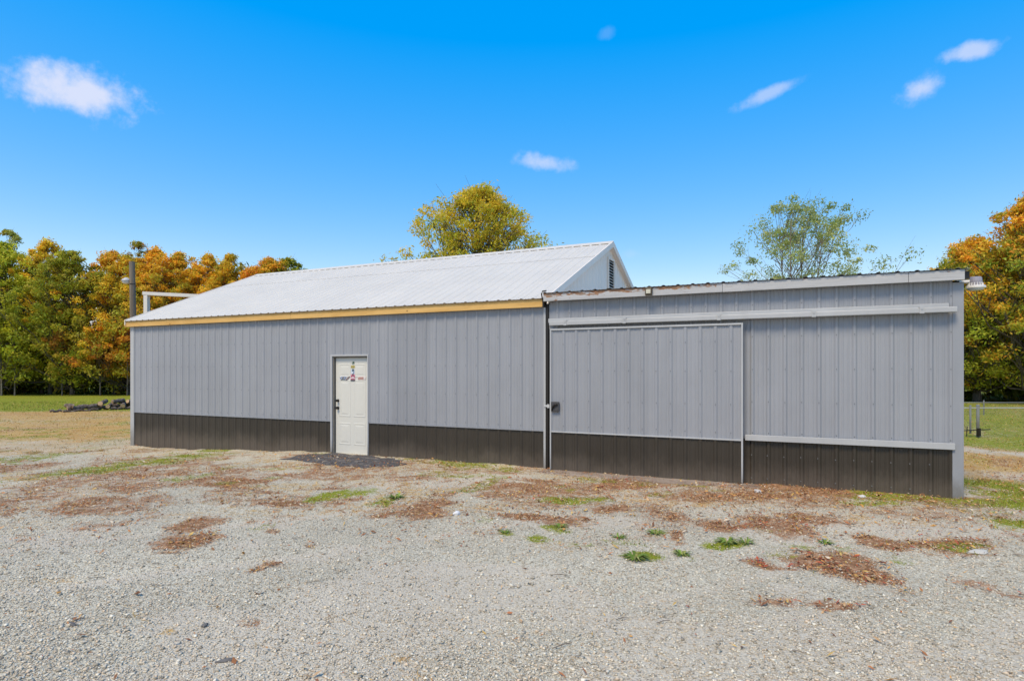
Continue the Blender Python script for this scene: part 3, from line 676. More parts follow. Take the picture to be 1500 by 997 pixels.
# lights fixed to the shed
fl = empty('flood_light', (13.319, -.14, 3.03), 'small square bronze floodlight on the peeling fascia board', 'light')
mb = MB(); mb.box(13.262, -.195, 2.968, 13.376, -.141, 3.098); mb.build('housing', MAT['bronze'], fl, bevel=.012)
mb = MB(); mb.box(13.282, -.203, 2.995, 13.356, -.1955, 3.062); mb.build('lens', MAT['lens'], fl, bevel=.003)
LX, LY, LZ = 17.745, .35, 2.965
YK = .86
yl = empty('yard_light', (LX, LY, LZ-.08), 'round gray yard light on a short arm at the right corner of the shed', 'light')
mb = MB(); mb.box(SX1-.012, LY-.05, LZ-.05, SX1+.012, LY+.05, LZ+.075); mb.tube([(SX1, LY, LZ+.022), (LX-.04, LY, LZ+.022)], .022, 10); mb.build('arm', MAT['lampwhite'], yl)
def lathe(mb, c, prof, n=20, sc=1.0):
    vs = []; fs = []
    for r, z in prof:
        r, z = r*sc, z*sc
        for k in range(n): w = 2*math.pi*k/n; vs.append((c[0]+r*math.cos(w), c[1]+r*math.sin(w), c[2]+z))
    for i in range(len(prof)-1):
        for k in range(n): fs.append((i*n+k, i*n+(k+1) % n, (i+1)*n+(k+1) % n, (i+1)*n+k))
    fs.append(tuple(range((len(prof)-1)*n, len(prof)*n))); fs.append(tuple(range(n))[::-1]); return mb.add(vs, fs)
mb = MB(); lathe(mb, (LX, LY, LZ), [(.085, -.045), (.088, .03), (.08, .085), (.066, .094), (.02, .098)], sc=YK); mb.build('ballast_housing', MAT['lampgray'], yl, smooth=False)
mb = MB(); lathe(mb, (LX, LY, LZ), [(.07, -.046), (.125, -.048), (.132, -.058), (.135, -.085), (.120, -.082), (.09, -.06)], sc=YK); lathe(mb, (LX, LY, LZ), [(.118, -.080), (.100, -.115), (.05, -.125), (.01, -.127)], sc=YK); mb.build('reflector', MAT['lampwhite'], yl)
mb = MB()
for k in range(16):
    w = 2*math.pi*k/16; x, y = LX+.1*YK*math.cos(w), LY+.1*YK*math.sin(w); mb.tube([(x, y, LZ-.05), (LX+.09*YK*math.cos(w), LY+.09*YK*math.sin(w), LZ+.0)], .006, 5)
tag(mb.build('cooling_fins', MAT['lampwhite'], yl), kind='stuff')

# ------------------------------------------------------------------ slabs on the ground
def slab(name, outline, z0, top, mat, label, wob=.03):
    n = 70; pts = []
    P = [Vector((*p, 0)) for p in outline]
    for i in range(len(P)):
        a, b = P[i], P[(i+1) % len(P)]; q = max(2, int((b-a).length/.16))
        for k in range(q):
            p = a.lerp(b, k/q); pts.append((p.x+random.uniform(-wob, wob), p.y+random.uniform(-wob, wob)))
    cx_, cy_ = sum(p[0] for p in pts)/len(pts), sum(p[1] for p in pts)/len(pts)
    bm = bmesh.new(); rings = []
    for sc, dz in ((1.0, z0), (.985, top*.7), (.9, top), (.55, top+.006)):
        rings.append([bm.verts.new((cx_+(p[0]-cx_)*sc, cy_+(p[1]-cy_)*sc, dz+hgt(p[0], p[1]).item()+random.uniform(-.004, .004))) for p in pts])
    for r0, r1 in zip(rings, rings[1:]):
        for i in range(len(pts)): bm.faces.new((r0[i], r0[(i+1) % len(pts)], r1[(i+1) % len(pts)], r1[i]))
    bm.faces.new(rings[-1]); me = bpy.data.meshes.new(name); bm.to_mesh(me); bm.free(); me.materials.append(mat)
    return tag(link(name, me), label, kind='structure')
slab('asphalt_pad', [(6.05, -.62), (6.25, -1.05), (7.5, -1.32), (8.5, -1.28), (8.95, -.8), (8.6, -.3), (7.6, -.03), (6.5, -.03)], -.06, .014, MAT['asphalt'], 'dark patch of asphalt in front of the white door', .09)
slab('concrete_apron', [(11.46, -.46), (12.6, -.50), (13.9, -.52), (15.05, -.34), (15.0, -.02), (11.46, -.02)], -.08, .010, MAT['concrete'], 'narrow dusty concrete strip under the sliding door', .025)

# ------------------------------------------------------------------ trees
def tube_np(path, rad, n):
    """vertex and quad arrays of a tapered tube"""
    P = np.asarray(path, float); k = len(P)
    T = np.gradient(P, axis=0); T /= np.linalg.norm(T, axis=1)[:, None]+1e-9
    ref = np.where(np.abs(T[:, 2:3]) > .8, np.array([[1., 0, 0]]), np.array([[0, 0, 1.]]))
    A = np.cross(T, ref); A /= np.linalg.norm(A, axis=1)[:, None]+1e-9; B = np.cross(T, A)
    w = np.arange(n)*2*np.pi/n
    V = P[:, None, :]+(A[:, None, :]*np.cos(w)[None, :, None]+B[:, None, :]*np.sin(w)[None, :, None])*np.asarray(rad)[:, None, None]
    i = np.arange(k-1)[:, None]*n; j = np.arange(n)[None, :]; j2 = (j+1) % n
    F = np.stack([i+j, i+j2, i+n+j2, i+n+j], -1).reshape(-1, 4)
    return V.reshape(-1, 3), F
def leaves_np(r, cent, rad, per, size, hfrac, flat=.7, shell=.35):
    """leaf sprays round clump centres: quads with tone (leaf, clump, value)"""
    n = len(cent); m = n*per
    cid = np.repeat(np.arange(n), per)
    d = r.normal(size=(m, 3)); d /= np.linalg.norm(d, axis=1)[:, None]
    q = (shell+(1-shell)*r.random(m))**.8*(1+.25*r.normal(size=m)); P = cent[cid]+d*(rad[cid]*q)[:, None]*np.array([1, 1, flat])
    N = d*.6+r.normal(size=(m, 3))*.8+np.array([0, 0, .55]); N /= np.linalg.norm(N, axis=1)[:, None]
    U = np.cross(N, r.normal(size=(m, 3))); U /= np.linalg.norm(U, axis=1)[:, None]+1e-9; Vv = np.cross(N, U)
    sz = size*(.55+.9*r.random(m)); U = U*sz[:, None]; Vv = Vv*(sz*.62)[:, None]
    V = np.stack([P-U*.9, P-Vv*.62+U*.05, P+U, P+Vv*.62+U*.1], 1).reshape(-1, 3)
    F = np.arange(m*4).reshape(-1, 4)
    cl = r.random(n); tone = np.stack([r.random(m), np.clip(cl[cid]*.55+.45*hfrac[cid]+r.normal(size=m)*.1, 0, 1), np.clip(r.random(m)*.6+r.random(n)[cid]*.4, 0, 1)], 1)
    return V, F, tone
def tree_meshes(seed, h, w, base, clumps, per, leaf, trunk_r=.16, prof=.75, stems=1, clump_r=.13, lean=.0, name='tree', limb=.7, dead=.25, skew=0.):
    """a tree: trunk with limbs (one mesh) and a crown of leaf sprays (one mesh)"""
    r = np.random.default_rng(seed); TV = []; TF = []; off = 0
    def push(V, F):
        nonlocal off
        TV.append(V); TF.append(F+off); off += len(V)
    axes = []
    for s in range(stems):
        a = 2*np.pi*(s+r.random()*.5)/max(stems, 1); sp = (0 if stems == 1 else w*.14)
        t = np.linspace(0, 1, 9); top = np.array([math.cos(a)*sp+lean*h, math.sin(a)*sp, h*(.86+.08*r.random())])
        b0 = np.array([math.cos(a), math.sin(a), 0])*(.0 if stems == 1 else .16)
        path = b0+(top-b0)*t[:, None]+np.cumsum(r.normal(size=(9, 3))*np.array([.05, .05, 0])*h*.09, 0)*t[:, None]
        path[0, 2] = -.3
        rr = trunk_r*(1.25-.2*np.minimum(t*8, 1))*(1-.92*t)/(1.0 if stems == 1 else 1.35); push(*tube_np(path, rr, 8)); axes.append(path)
    cen = []
    while len(cen) < clumps:
        t = r.random()**.85; a = r.random()*2*np.pi
        rp = (np.sin(np.pi*min(1, t*.88+.12)))**prof*(1-.30*t)
        lump = .78+.40*math.sin(3*a+seed)*math.sin(5*t+seed*1.7)+.18*r.normal()
        rad = .74*w*rp*np.sqrt(.10+.9*r.random())*np.clip(lump, .45, 1.3)
        z = base+(h-base)*t
        ax = axes[r.integers(len(axes))]; c = np.array([np.interp(z, ax[:, 2], ax[:, 0]), np.interp(z, ax[:, 2], ax[:, 1]), z])
        cen.append((c+np.array([math.cos(a)*rad+skew*(h-z), math.sin(a)*rad, r.normal()*.15]), t, ax, rad))
    C0 = np.array([c[0] for c in cen]); hf = np.array([c[1] for c in cen])
    crad = clump_r*w*(.6+.8*r.random(len(C0)))*(1-.35*hf)
    for i, (c, t, ax, rad) in enumerate(cen):
        if r.random() > limb: continue
        zt = max(base*.55, c[2]-.25*(h-base)*(.3+.5*r.random())-.55*rad); zt = min(zt, h*.8)
        p0 = np.array([np.interp(zt, ax[:, 2], ax[:, 0]), np.interp(zt, ax[:, 2], ax[:, 1]), zt])
        q = np.linspace(0, 1, 5)[:, None]; bow = np.array([0, 0, 1])*np.sin(q*np.pi)*-.06*rad
        path = p0+(c-p0)*q+bow+r.normal(size=(5, 3))*.05*rad*np.sin(q*np.pi)
        lr = max(.022, trunk_r*.30*(1-zt/h*.7)); push(*tube_np(path, np.linspace(lr, lr*.28, 5), 5))
        for _ in range(2):
            tip = c+r.normal(size=3)*crad[i]*.75; push(*tube_np(np.array([path[3], (path[3]+tip)/2+r.normal(size=3)*.05, tip]), np.array([lr*.4, lr*.3, lr*.14]), 4))
    tm = np_mesh('trunk', np.concatenate(TV), np.concatenate(TF), MAT['trunk'])
    LV, LF, tone = leaves_np(r, C0, crad, per, leaf, hf)
    cm = np_mesh('crown', LV, LF, MAT['leaf'], tone, 'tone')
    return tm, cm
def plant(meshes, name, loc, rot, sc, c1, c2, label, cat='tree', group=None, bark=(1, 1, 1)):
    root = empty(name, loc, label, cat, group); root.rotation_euler = (0, 0, rot); root.scale = (sc, sc, sc)
    t = link('trunk', meshes[0], root); t.color = (*bark, 1)
    c = link('crown', meshes[1], root); c.color = (*c1, 1); c['second_tint'] = [float(v) for v in c2]
    return root
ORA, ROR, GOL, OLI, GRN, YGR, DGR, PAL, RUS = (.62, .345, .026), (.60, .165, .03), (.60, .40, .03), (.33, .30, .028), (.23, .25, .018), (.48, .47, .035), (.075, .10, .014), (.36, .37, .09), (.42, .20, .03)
wood_kinds = [tree_meshes(11, 13.0, 7.0, 1.8, 270, 90, .125, .17, clump_r=.085),
              tree_meshes(12, 12.0, 7.6, 1.4, 270, 90, .125, .16, prof=.55, clump_r=.085),
              tree_meshes(13, 13.5, 6.0, 2.6, 240, 90, .12, .13, prof=.8, clump_r=.09),
              tree_meshes(14, 11.0, 7.6, .9, 270, 90, .12, .15, prof=.55, clump_r=.08)]
sapling = tree_meshes(15, 6.5, 3.6, 1.9, 44, 70, .13, .06, prof=.7, clump_r=.16)
thin_top = tree_meshes(16, 14.6, 5.0, 6.0, 60, 60, .12, .12, prof=.8, clump_r=.10)
def edge(t):          # the front of the wood runs from the far left to behind the barn
    return np.array([-47.5, 16.2])*(1-t)+np.array([-20.5, 29.5])*t
GW = 'trees along the edge of the wood behind the barn'
wood_list = [  # along the edge, depth behind it, mesh, scale, two leaf colours, name, label
    (-.20, 1.0, 0, 1.0, YGR, OLI, 'olive-green tree at the far left end of the wood, cut by the picture edge'),
    (-.02, 1.4, 1, 1.02, YGR, GRN, 'bright yellow-green tree at the left picture edge with low spreading leaves'),
    (.085, 0.4, 3, 1.16, GRN, YGR, 'full green tree with yellow top, second from the left picture edge'),
    (.19, 1.9, 0, 1.02, YGR, GOL, 'tall yellow-green tree with golden top left of the light pole'),
    (.285, 0.5, 3, 1.08, GRN, OLI, 'dark green tree reaching nearly to the grass left of the log pile'),
    (.37, 2.0, 1, 1.02, OLI, ORA, 'olive tree with orange crown top above the log pile'),
    (.44, .6, 3, 1.06, OLI, GOL, 'olive-brown tree just left of the wooden light pole'),
    (.50, 2.0, 0, .97, GOL, ORA, 'golden orange tree right behind the wooden light pole'),
    (.57, 1.0, 1, 1.0, OLI, ORA, 'orange-topped olive tree between the light pole and the white post frame'),
    (.645, 1.2, 0, .92, ORA, GOL, 'golden tree rising above the beam of the white post frame'),
    (.715, 1.0, 2, .88, OLI, GOL, 'narrow olive tree above the barn roof, left of the red tree'),
    (.79, .8, 1, .90, ROR, ORA, 'red-orange tree above the low left end of the barn roof'),
    (.85, 1.4, 0, .80, ORA, GOL, 'small orange tree right of the red tree, above the barn roof'),
    (.846, .3, 1, .95, OLI, ORA, 'olive and orange tree filling the dip before the last treetop over the roof'),
    (.905, .6, 3, 1.04, OLI, GRN, 'dark olive treetop peeping over the barn roof ridge, last of the wood'),
]
for i, (t, dp, k, sc, c1, c2, lab) in enumerate(wood_list):
    p = edge(t)+np.array([-.44, .90])*dp
    plant(wood_kinds[k], 'broadleaf_tree', (p[0], p[1], H(*p)), i*1.7, sc, c1, c2, lab, group=GW, bark=(.9, .88, .85))
for t, dp, sc, c1, c2, lab in ((.04, 3.4, 1.0, PAL, OLI, 'tall thin-crowned tree standing above the wood at the left picture edge'), (.415, 3.4, .93, RUS, OLI, 'thin bare-topped tree rising behind the wood right of the light pole'), (.67, 3.4, .80, RUS, OLI, 'thin-topped reddish tree rising above the wood over the white post frame')):
    p = edge(t)+np.array([-.44, .90])*dp; plant(thin_top, 'broadleaf_tree', (p[0], p[1], H(*p)), t*20, sc, c1, c2, lab, group=GW)
for i, (t, dp, sc, c1, c2, br, lab) in enumerate(((.02, -1.6, .8, RUS, OLI, .8, 'small rusty-leaved sapling low at the left edge of the wood'), (.135, -1.2, 1.05, YGR, GRN, 2.6, 'pale-trunked sapling at the edge of the wood, left one of a pair'), (.165, -1.0, .98, GRN, YGR, 2.6, 'pale-trunked sapling at the edge of the wood, right one of a pair'), (.30, -1.3, .82, OLI, RUS, 1.3, 'small brownish sapling behind the left end of the log pile'), (.40, -1.2, .9, RUS, ORA, 1.5, 'rusty orange sapling in front of the wood above the log pile'), (.475, -1.3, .86, ORA, RUS, 1.7, 'orange-brown sapling beside the left corner of the barn'))):
    p = edge(t)+np.array([-.44, .90])*dp; plant(sapling, 'young_tree', (p[0], p[1], H(*p)), i*2.1, sc, c1, c2, lab, 'sapling', 'saplings in front of the wood', (br, br*.97, br*.9))
# the depth of the wood behind the front row: one dark mass of leaves and stems
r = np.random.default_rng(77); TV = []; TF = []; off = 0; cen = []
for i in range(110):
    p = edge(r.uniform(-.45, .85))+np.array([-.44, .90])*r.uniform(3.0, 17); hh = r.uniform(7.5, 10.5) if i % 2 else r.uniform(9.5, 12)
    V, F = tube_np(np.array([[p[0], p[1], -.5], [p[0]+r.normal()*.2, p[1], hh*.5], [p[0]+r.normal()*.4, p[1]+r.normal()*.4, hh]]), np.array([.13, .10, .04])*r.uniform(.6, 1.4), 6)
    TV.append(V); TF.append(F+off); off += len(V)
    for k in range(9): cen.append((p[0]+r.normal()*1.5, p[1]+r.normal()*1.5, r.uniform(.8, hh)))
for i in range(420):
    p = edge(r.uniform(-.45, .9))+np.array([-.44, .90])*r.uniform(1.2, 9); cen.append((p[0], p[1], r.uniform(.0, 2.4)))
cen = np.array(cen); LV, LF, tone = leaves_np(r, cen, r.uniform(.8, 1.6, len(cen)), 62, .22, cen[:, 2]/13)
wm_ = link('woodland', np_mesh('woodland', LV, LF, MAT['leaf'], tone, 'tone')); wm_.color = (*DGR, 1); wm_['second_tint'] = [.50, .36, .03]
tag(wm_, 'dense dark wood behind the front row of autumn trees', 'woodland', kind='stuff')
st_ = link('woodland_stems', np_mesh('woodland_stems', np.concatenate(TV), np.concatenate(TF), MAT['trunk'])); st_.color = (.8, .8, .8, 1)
tag(st_, 'many thin trunks deep inside the dark wood', 'trunks', kind='stuff')

# single trees behind the building and on the right
ctr = tree_meshes(31, 14.6, 11.0, 3.2, 470, 110, .105, .24, prof=.55, clump_r=.075, limb=.9)
plant(ctr, 'broadleaf_tree', (-4.6, 27.2, -.35), .6, 1.0, (.34, .34, .03), (.56, .42, .035), 'large rounded olive and gold tree rising behind the middle of the white roof')
spz = tree_meshes(38, 12.4, 9.2, 2.0, 250, 95, .082, .12, prof=.5, stems=4, clump_r=.085, limb=.8)
plant(spz, 'broadleaf_tree', (15.7, 29.9, -.35), 1.1, .97, (.34, .36, .13), (.24, .29, .08), 'thin-leaved many-stemmed tree with gray branches behind the right shed', bark=(2.6, 2.5, 2.4))
pyr_ = tree_meshes(36, 14.2, 9.5, 1.6, 330, 120, .125, .26, prof=1.0, clump_r=.08, limb=.8)
map_ = tree_meshes(33, 12.4, 10.0, 1.6, 340, 130, .125, .26, prof=.75, clump_r=.085, limb=.8)
GR_ = 'trees of the wood at the right'
for nm, (x, y), ms, rot, sc, c1, c2, lab in (
        ('maple_tree', (26.9, 41.6), map_, .4, .90, (.29, .32, .028), (.64, .36, .03), 'big maple turning green to orange behind the right corner of the shed'),
        ('broadleaf_tree', (29.4, 39.5), pyr_, 2.6, .98, (.25, .30, .028), (.64, .34, .03), 'orange-topped green tree at the right picture edge, largest on that side'),
        ('broadleaf_tree', (35.0, 37.0), wood_kinds[1], 1.6, 1.1, OLI, ORA, 'olive and orange tree beyond the right picture edge'),
        ('broadleaf_tree', (25.6, 45.5), wood_kinds[3], .9, .92, OLI, GRN, 'small olive treetop just above the right end of the shed roof'),
        ('broadleaf_tree', (30.8, 46.5), wood_kinds[0], 2.2, 1.05, OLI, GOL, 'olive-gold tree in shade behind the right maple')):
    plant(ms, nm, (x, y, H(x, y)), rot, sc, c1, c2, lab, group=GR_)
plant(wood_kinds[3], 'broadleaf_tree', (4.6, 46, -.4), 2.0, .80, GRN, OLI, 'green treetop barely showing above the shed roof near the floodlight')
cen = []; TV = []; TF = []; off = 0
for i in range(70):
    p = np.array([r.uniform(19, 60), r.uniform(42, 56)]); hh = r.uniform(6, 9)
    V, F = tube_np(np.array([[p[0], p[1], -.6], [p[0], p[1], hh*.5], [p[0]+.3, p[1], hh]]), np.array([.13, .1, .04]), 6); TV.append(V); TF.append(F+off); off += len(V)
    for k in range(9): cen.append((p[0]+r.normal()*1.6, p[1]+r.normal()*1.5, r.uniform(.2, hh*.9)))
for i in range(200): cen.append((r.uniform(22, 58), r.uniform(40.5, 47), r.uniform(0, 2.2)))
cen = np.array(cen); LV, LF, tone = leaves_np(r, cen, r.uniform(.8, 1.7, len(cen)), 40, .30, cen[:, 2]/11)
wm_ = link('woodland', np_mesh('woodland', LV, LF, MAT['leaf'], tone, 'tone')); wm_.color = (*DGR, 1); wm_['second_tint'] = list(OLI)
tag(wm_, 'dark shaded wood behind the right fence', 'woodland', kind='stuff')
st_ = link('woodland_stems', np_mesh('woodland_stems', np.concatenate(TV), np.concatenate(TF), MAT['trunk']))
tag(st_, 'trunks in the shade behind the right fence', 'trunks', kind='stuff')

# ------------------------------------------------------------------ light pole, post frame
lp = empty('light_pole', (-9.2, 6.05, -.35), 'weathered round wooden pole with a small lamp, beyond the left end of the barn', 'pole')
pb, pt = Vector((-9.30, 6.02, -.5)), Vector((-9.44, 5.96, 6.25))
mb = MB(); mb.tube([pb.lerp(pt, k/6) for k in range(7)], [.135, .13, .127, .122, .118, .112, .106], 14); mb.build('pole', MAT['pole'], lp, smooth=False)
mb = MB(); q = pb.lerp(pt, .885); q2 = q+Vector((-.235, -.10, .06)); mb.tube([q, q+Vector((-.10, -.04, .05)), q2], .022, 8); mb.build('lamp_arm', MAT['galv'], lp)
mb = MB(); lathe(mb, (q2.x, q2.y, q2.z), [(.05, .06), (.08, .03), (.15, -.01), (.19, -.07), (.185, -.085), (.13, -.05)]); hd_ = mb.build('lamp_head', MAT['galv'], lp, smooth=True)
mb = MB(); lathe(mb, (q2.x, q2.y, q2.z), [(.16, -.065), (.15, -.14), (.10, -.19), (.03, -.205)]); mb.build('lamp_lens', MAT['lampwhite'], hd_, smooth=True)
mb = MB(); q = pb.lerp(pt, .86); mb.tube([q, q+Vector((0, 0, .03))], .121, 14); mb.build('strap', MAT['hard'], lp)
pf = empty('post_frame', (-5.95, 4.27, -.3), 'square white post carrying a long white beam behind the left end of the roof', 'frame')
for px_, py_ in ((-5.95, 4.27), (-2.2, 6.05)):
    mb = MB(); c_, s_ = math.cos(R(18)), math.sin(R(18)); w = .075
    mb.prism([(px_+c_*a-s_*b, py_+s_*a+c_*b, -.5) for a, b in ((-w, -w), (w, -w), (w, w), (-w, w))], (0, 0, 4.98)); mb.build('post', MAT['whitewood'], pf, bevel=.004)
mb = MB(); d_ = Vector((3.75, 1.78, -.20)).normalized(); n_ = Vector((-d_.y, d_.x, 0)).normalized(); o_ = Vector((-5.95, 4.27, 4.49))-d_*.12
mb.prism([o_-n_*.07, o_+n_*.07, o_+n_*.07+Vector((0, 0, .12)), o_-n_*.07+Vector((0, 0, .12))], d_*4.4); mb.build('beam', MAT['whitewood'], pf, bevel=.004)

# ------------------------------------------------------------------ log pile
def log(a, b, r0, r1, label, group=None, name='log', bend=.04):
    A, B = Vector(a), Vector(b); n = 10; k = 7; d = B-A; sd = random.random()*9
    mb = MB(); path = [A.lerp(B, i/k)+Vector((math.sin(i*1.3+sd), math.cos(i*1.7+sd), math.sin(i*2.1+sd)))*bend*(0 < i < k) for i in range(k+1)]
    rad = [(r0+(r1-r0)*i/k)*random.uniform(.9, 1.1) for i in range(k+1)]
    root = mb.tube(path, rad, n, cap=False).build(name, MAT['bark'], smooth=True)
    tag(root, label, 'log', group)
    for p, q, rr in ((A, path[1], rad[0]), (B, path[-2], rad[-1])):
        t = (p-q).normalized(); u = t.orthogonal().normalized(); v = t.cross(u); e_ = MB()
        vs = [p+t*.004+(u*math.cos(2*math.pi*j/n)+v*math.sin(2*math.pi*j/n))*rr*.97 for j in range(n)]; e_.add(vs, [tuple(range(n))])
        e_.add([v_-t*.05 for v_ in vs]+vs, [(j, (j+1) % n, n+(j+1) % n, n+j) for j in range(n)])
        e_.build('cut_end', MAT['cut'], root)
LA, LB = Vector((-17.55, 7.1, 0)), Vector((-16.75, 11.3, 0))
def lq(t, off=0., z=0.):
    p = LA.lerp(LB, t)+Vector((-.97, .2, 0))*off; return (p.x, p.y, H(p.x, p.y)+z)
GL = 'logs heaped in the pile at the left'
log(lq(.0, 0, .07), lq(.17, .05, .06), .06, .05, 'thin dark log lying flat at the left end of the log pile')
log(lq(.17, .0, .15), lq(.50, .12, .24), .14, .125, 'longest pale gray log in the left half of the log pile')
log(lq(.10, -.35, .05), lq(.46, -.25, .06), .045, .06, 'thin pale branch along the ground in front of the long gray log')
log(lq(.17, .2, .30), lq(.22, -.15, .27), .10, .11, 'short stump on top of the left end of the long gray log')
log(lq(.50, -.1, .36), lq(.60, .35, .44), .11, .10, 'short dark log on top near the middle of the log pile')
log(lq(.56, -.35, .20), lq(.68, .5, .26), .10, .09, 'log with a pale round cut end facing out of the middle of the pile')
log(lq(.62, -.2, .42), lq(.78, .25, .46), .10, .11, 'dark log crowning the highest point of the log pile')
log(lq(.72, -.4, .20), lq(.80, .55, .22), .13, .12, 'thick log with a large pale cut end, right of the middle of the pile')
for t0, t1, o0, o1, z, rr, lab in ((.46, .66, .15, .3, .12, .12, 'bark-covered log lying low behind the middle of the pile'), (.64, .9, .2, .4, .16, .13, 'bark-covered log lying low at the back of the right half of the pile'),
        (.80, 1.02, -.1, .1, .42, .11, 'dark log on top at the right end of the pile'), (.78, 1.0, .3, .3, .28, .12, 'dark log just under the topmost right-hand log of the pile'),
        (.84, 1.1, -.25, -.2, .24, .10, 'dark log at the front right of the pile, next to the barn corner'), (.6, .85, -.3, -.4, .08, .07, 'thin dark log on the ground along the front of the pile'),
        (.9, 1.15, .0, .1, .10, .12, 'lowest log at the right end of the pile, partly behind the barn corner')):
    log(lq(t0, o0, z), lq(t1, o1, z+.03), rr, rr*.9, lab, GL)

# ------------------------------------------------------------------ wire fences on the right
def wire_fence(p0, p1, posts, hgt_, label, mat=MAT['oldgalv'], pr=.03, rr=.013):
    A, B = Vector((*p0, 0)), Vector((*p1, 0)); d = (B-A).normalized(); Ln = (B-A).length
    f = empty('wire_fence', (A.x, A.y, H(A.x, A.y)), label, 'fence')
    for s in posts:
        p = A+d*s; z = H(p.x, p.y); mb = MB(); mb.tube([(p.x, p.y, z-.3), (p.x, p.y, z+hgt_+.05)], pr, 10); mb.tube([(p.x, p.y, z+hgt_+.05), (p.x, p.y, z+hgt_+.075), (p.x, p.y, z+hgt_+.085)], [pr*1.15, pr*1.1, pr*.4], 10); mb.build('post', mat, f)
    p = A+d*posts[0]; zr_ = H(p.x, p.y)+hgt_-.02
    mb = MB(); mb.tube([(A.x, A.y, zr_), (B.x, B.y, zr_)], rr, 8); mb.build('top_rail', MAT['galv'], f)
    mb = MB(); k = 0; st = .10; zb = .04
    for sgn in (1, -1):
        s = -hgt_
        while s < Ln+hgt_:
            a, b = s, s+hgt_-zb; za, zb2 = (zb, hgt_) if sgn > 0 else (hgt_, zb)
            if a >= 0 and b <= Ln:
                pa, pb_ = A+d*a, A+d*b; ga, gb = H(pa.x, pa.y), H(pb_.x, pb_.y)
                ga, gb = min(ga, zr_-hgt_), min(gb, zr_-hgt_); mb.tube([(pa.x, pa.y, ga+za), (pb_.x, pb_.y, gb+zb2)], .0016, 3, cap=False)
            s += st
    tag(mb.build('wire_mesh', mat, f), kind='stuff')
    return f
fa = wire_fence((18.6, 12.55), (34.0, 19.8), (2.33, 5.4, 8.4, 11.4, 14.4), 0.95, 'near low wire fence with thick gate post and pale top rail, right of the shed', pr=.045)
pp = Vector((20.48, 13.38, 0)); z = H(pp.x, pp.y)
mb = MB(); mb.tube([(pp.x, pp.y, z+.12), (pp.x, pp.y, z+1.02)], .028, 8); mb.build('gate_post', MAT['oldgalv'], fa)
mb = MB(); mb.tube([(pp.x-.22, pp.y-.16, z+.22), (pp.x+.55, pp.y+.2, z+.26)], .016, 6); mb.tube([(pp.x+.22, pp.y+.02, z+.05), (pp.x+.22, pp.y+.02, z+.3)], .06, 8); mb.tube([(pp.x-.12, pp.y-.1, z+.04), (pp.x-.10, pp.y-.1, z+.36)], .012, 6); mb.build('drop_latch', MAT['hard'], fa)
wire_fence((18.5, 23.0), (42, 34.0), (5.6, 11, 16.5, 22), .62, 'far wire fence in front of the dark trees at the right', pr=.028, rr=.011)

# ------------------------------------------------------------------ loose things on the drive
def pebble(name, loc, sx, sy, sz, c, label, cat='stone', seed=0):
    rr = np.random.default_rng(seed); bm = bmesh.new(); bmesh.ops.create_icosphere(bm, subdivisions=2, radius=1)
    for v in bm.verts:
        n_ = 1+.16*math.sin(v.co.x*3.1+seed)+.14*math.sin(v.co.y*4.3+seed*2)+rr.normal()*.05; v.co = Vector((v.co.x*sx*n_, v.co.y*sy*n_, v.co.z*sz*n_))
    me = bpy.data.meshes.new(name); bm.to_mesh(me); bm.free(); at = me.attributes.new('col', 'FLOAT_COLOR', 'FACE')
    at.data.foreach_set('color', np.tile(np.array([*c, 1], np.float32), len(me.polygons))); me.materials.append(MAT['stone']); me.update()
    o = link(name, me, None, (loc[0], loc[1], H(*loc)+sz*.45)); o.rotation_euler = (0, 0, seed); tag(o, label, cat); return o
pebble('stone', (11.76, -3.66), .055, .04, .03, (.68, .67, .65), 'pale rounded stone on the gravel beside the rust-coloured weeds', seed=1)
pebble('stone', (11.80, -7.12), .036, .018, .014, (.15, .14, .125), 'dark upright chip of stone on the gravel, lower left', seed=2)
pebble('stone', (10.96, -7.50), .05, .02, .012, (.13, .12, .11), 'flat dark chip of stone at the lower left, left of the upright chip', seed=3)
pebble('stone', (12.36, -7.42), .05, .022, .012, (.15, .14, .13), 'flat dark gray chip nearest the bottom of the picture, lower left', seed=4)
pebble('stone', (14.98, -.62), .07, .05, .03, (.5, .47, .43), 'pale stone lying at the right end of the concrete strip', seed=5)
pebble('stone', (16.3, -.40), .05, .04, .025, (.6, .59, .57), 'white stone at the foot of the brown wainscot on the shed', seed=6)
pebble('stone', (17.05, -2.85), .13, .07, .018, (.50, .47, .40), 'broad flat pale stone at the right edge of the gravel', seed=7)

def blades(n, xy, hh, width, cols, r, lean=.7, seg=False):
    """thin upright triangles"""
    a = r.random(n)*2*np.pi; z = hgt(xy[:, 0], xy[:, 1])+hrough(xy[:, 0], xy[:, 1])-.008
    B = np.stack([xy[:, 0], xy[:, 1], z], 1); side = np.stack([np.cos(a), np.sin(a), 0*a], 1)*(width/2)[:, None]
    b = r.random(n)*2*np.pi; le = (lean*r.random(n)**.7*hh)[:, None]*np.stack([np.cos(b), np.sin(b), 0*b], 1)
    up = np.stack([0*a, 0*a, hh*(1-.35*r.random(n))], 1)
    V = np.stack([B-side, B+side, B+le+up], 1).reshape(-1, 3)
    return V, np.arange(3*n).reshape(-1, 3), cols
def jit(r, base, n, v=.3):
    base = np.asarray(base, float)
    return np.clip(base[r.integers(len(base), size=n)]*(1+v*(r.random((n, 1))*2-1)), 0, 1)
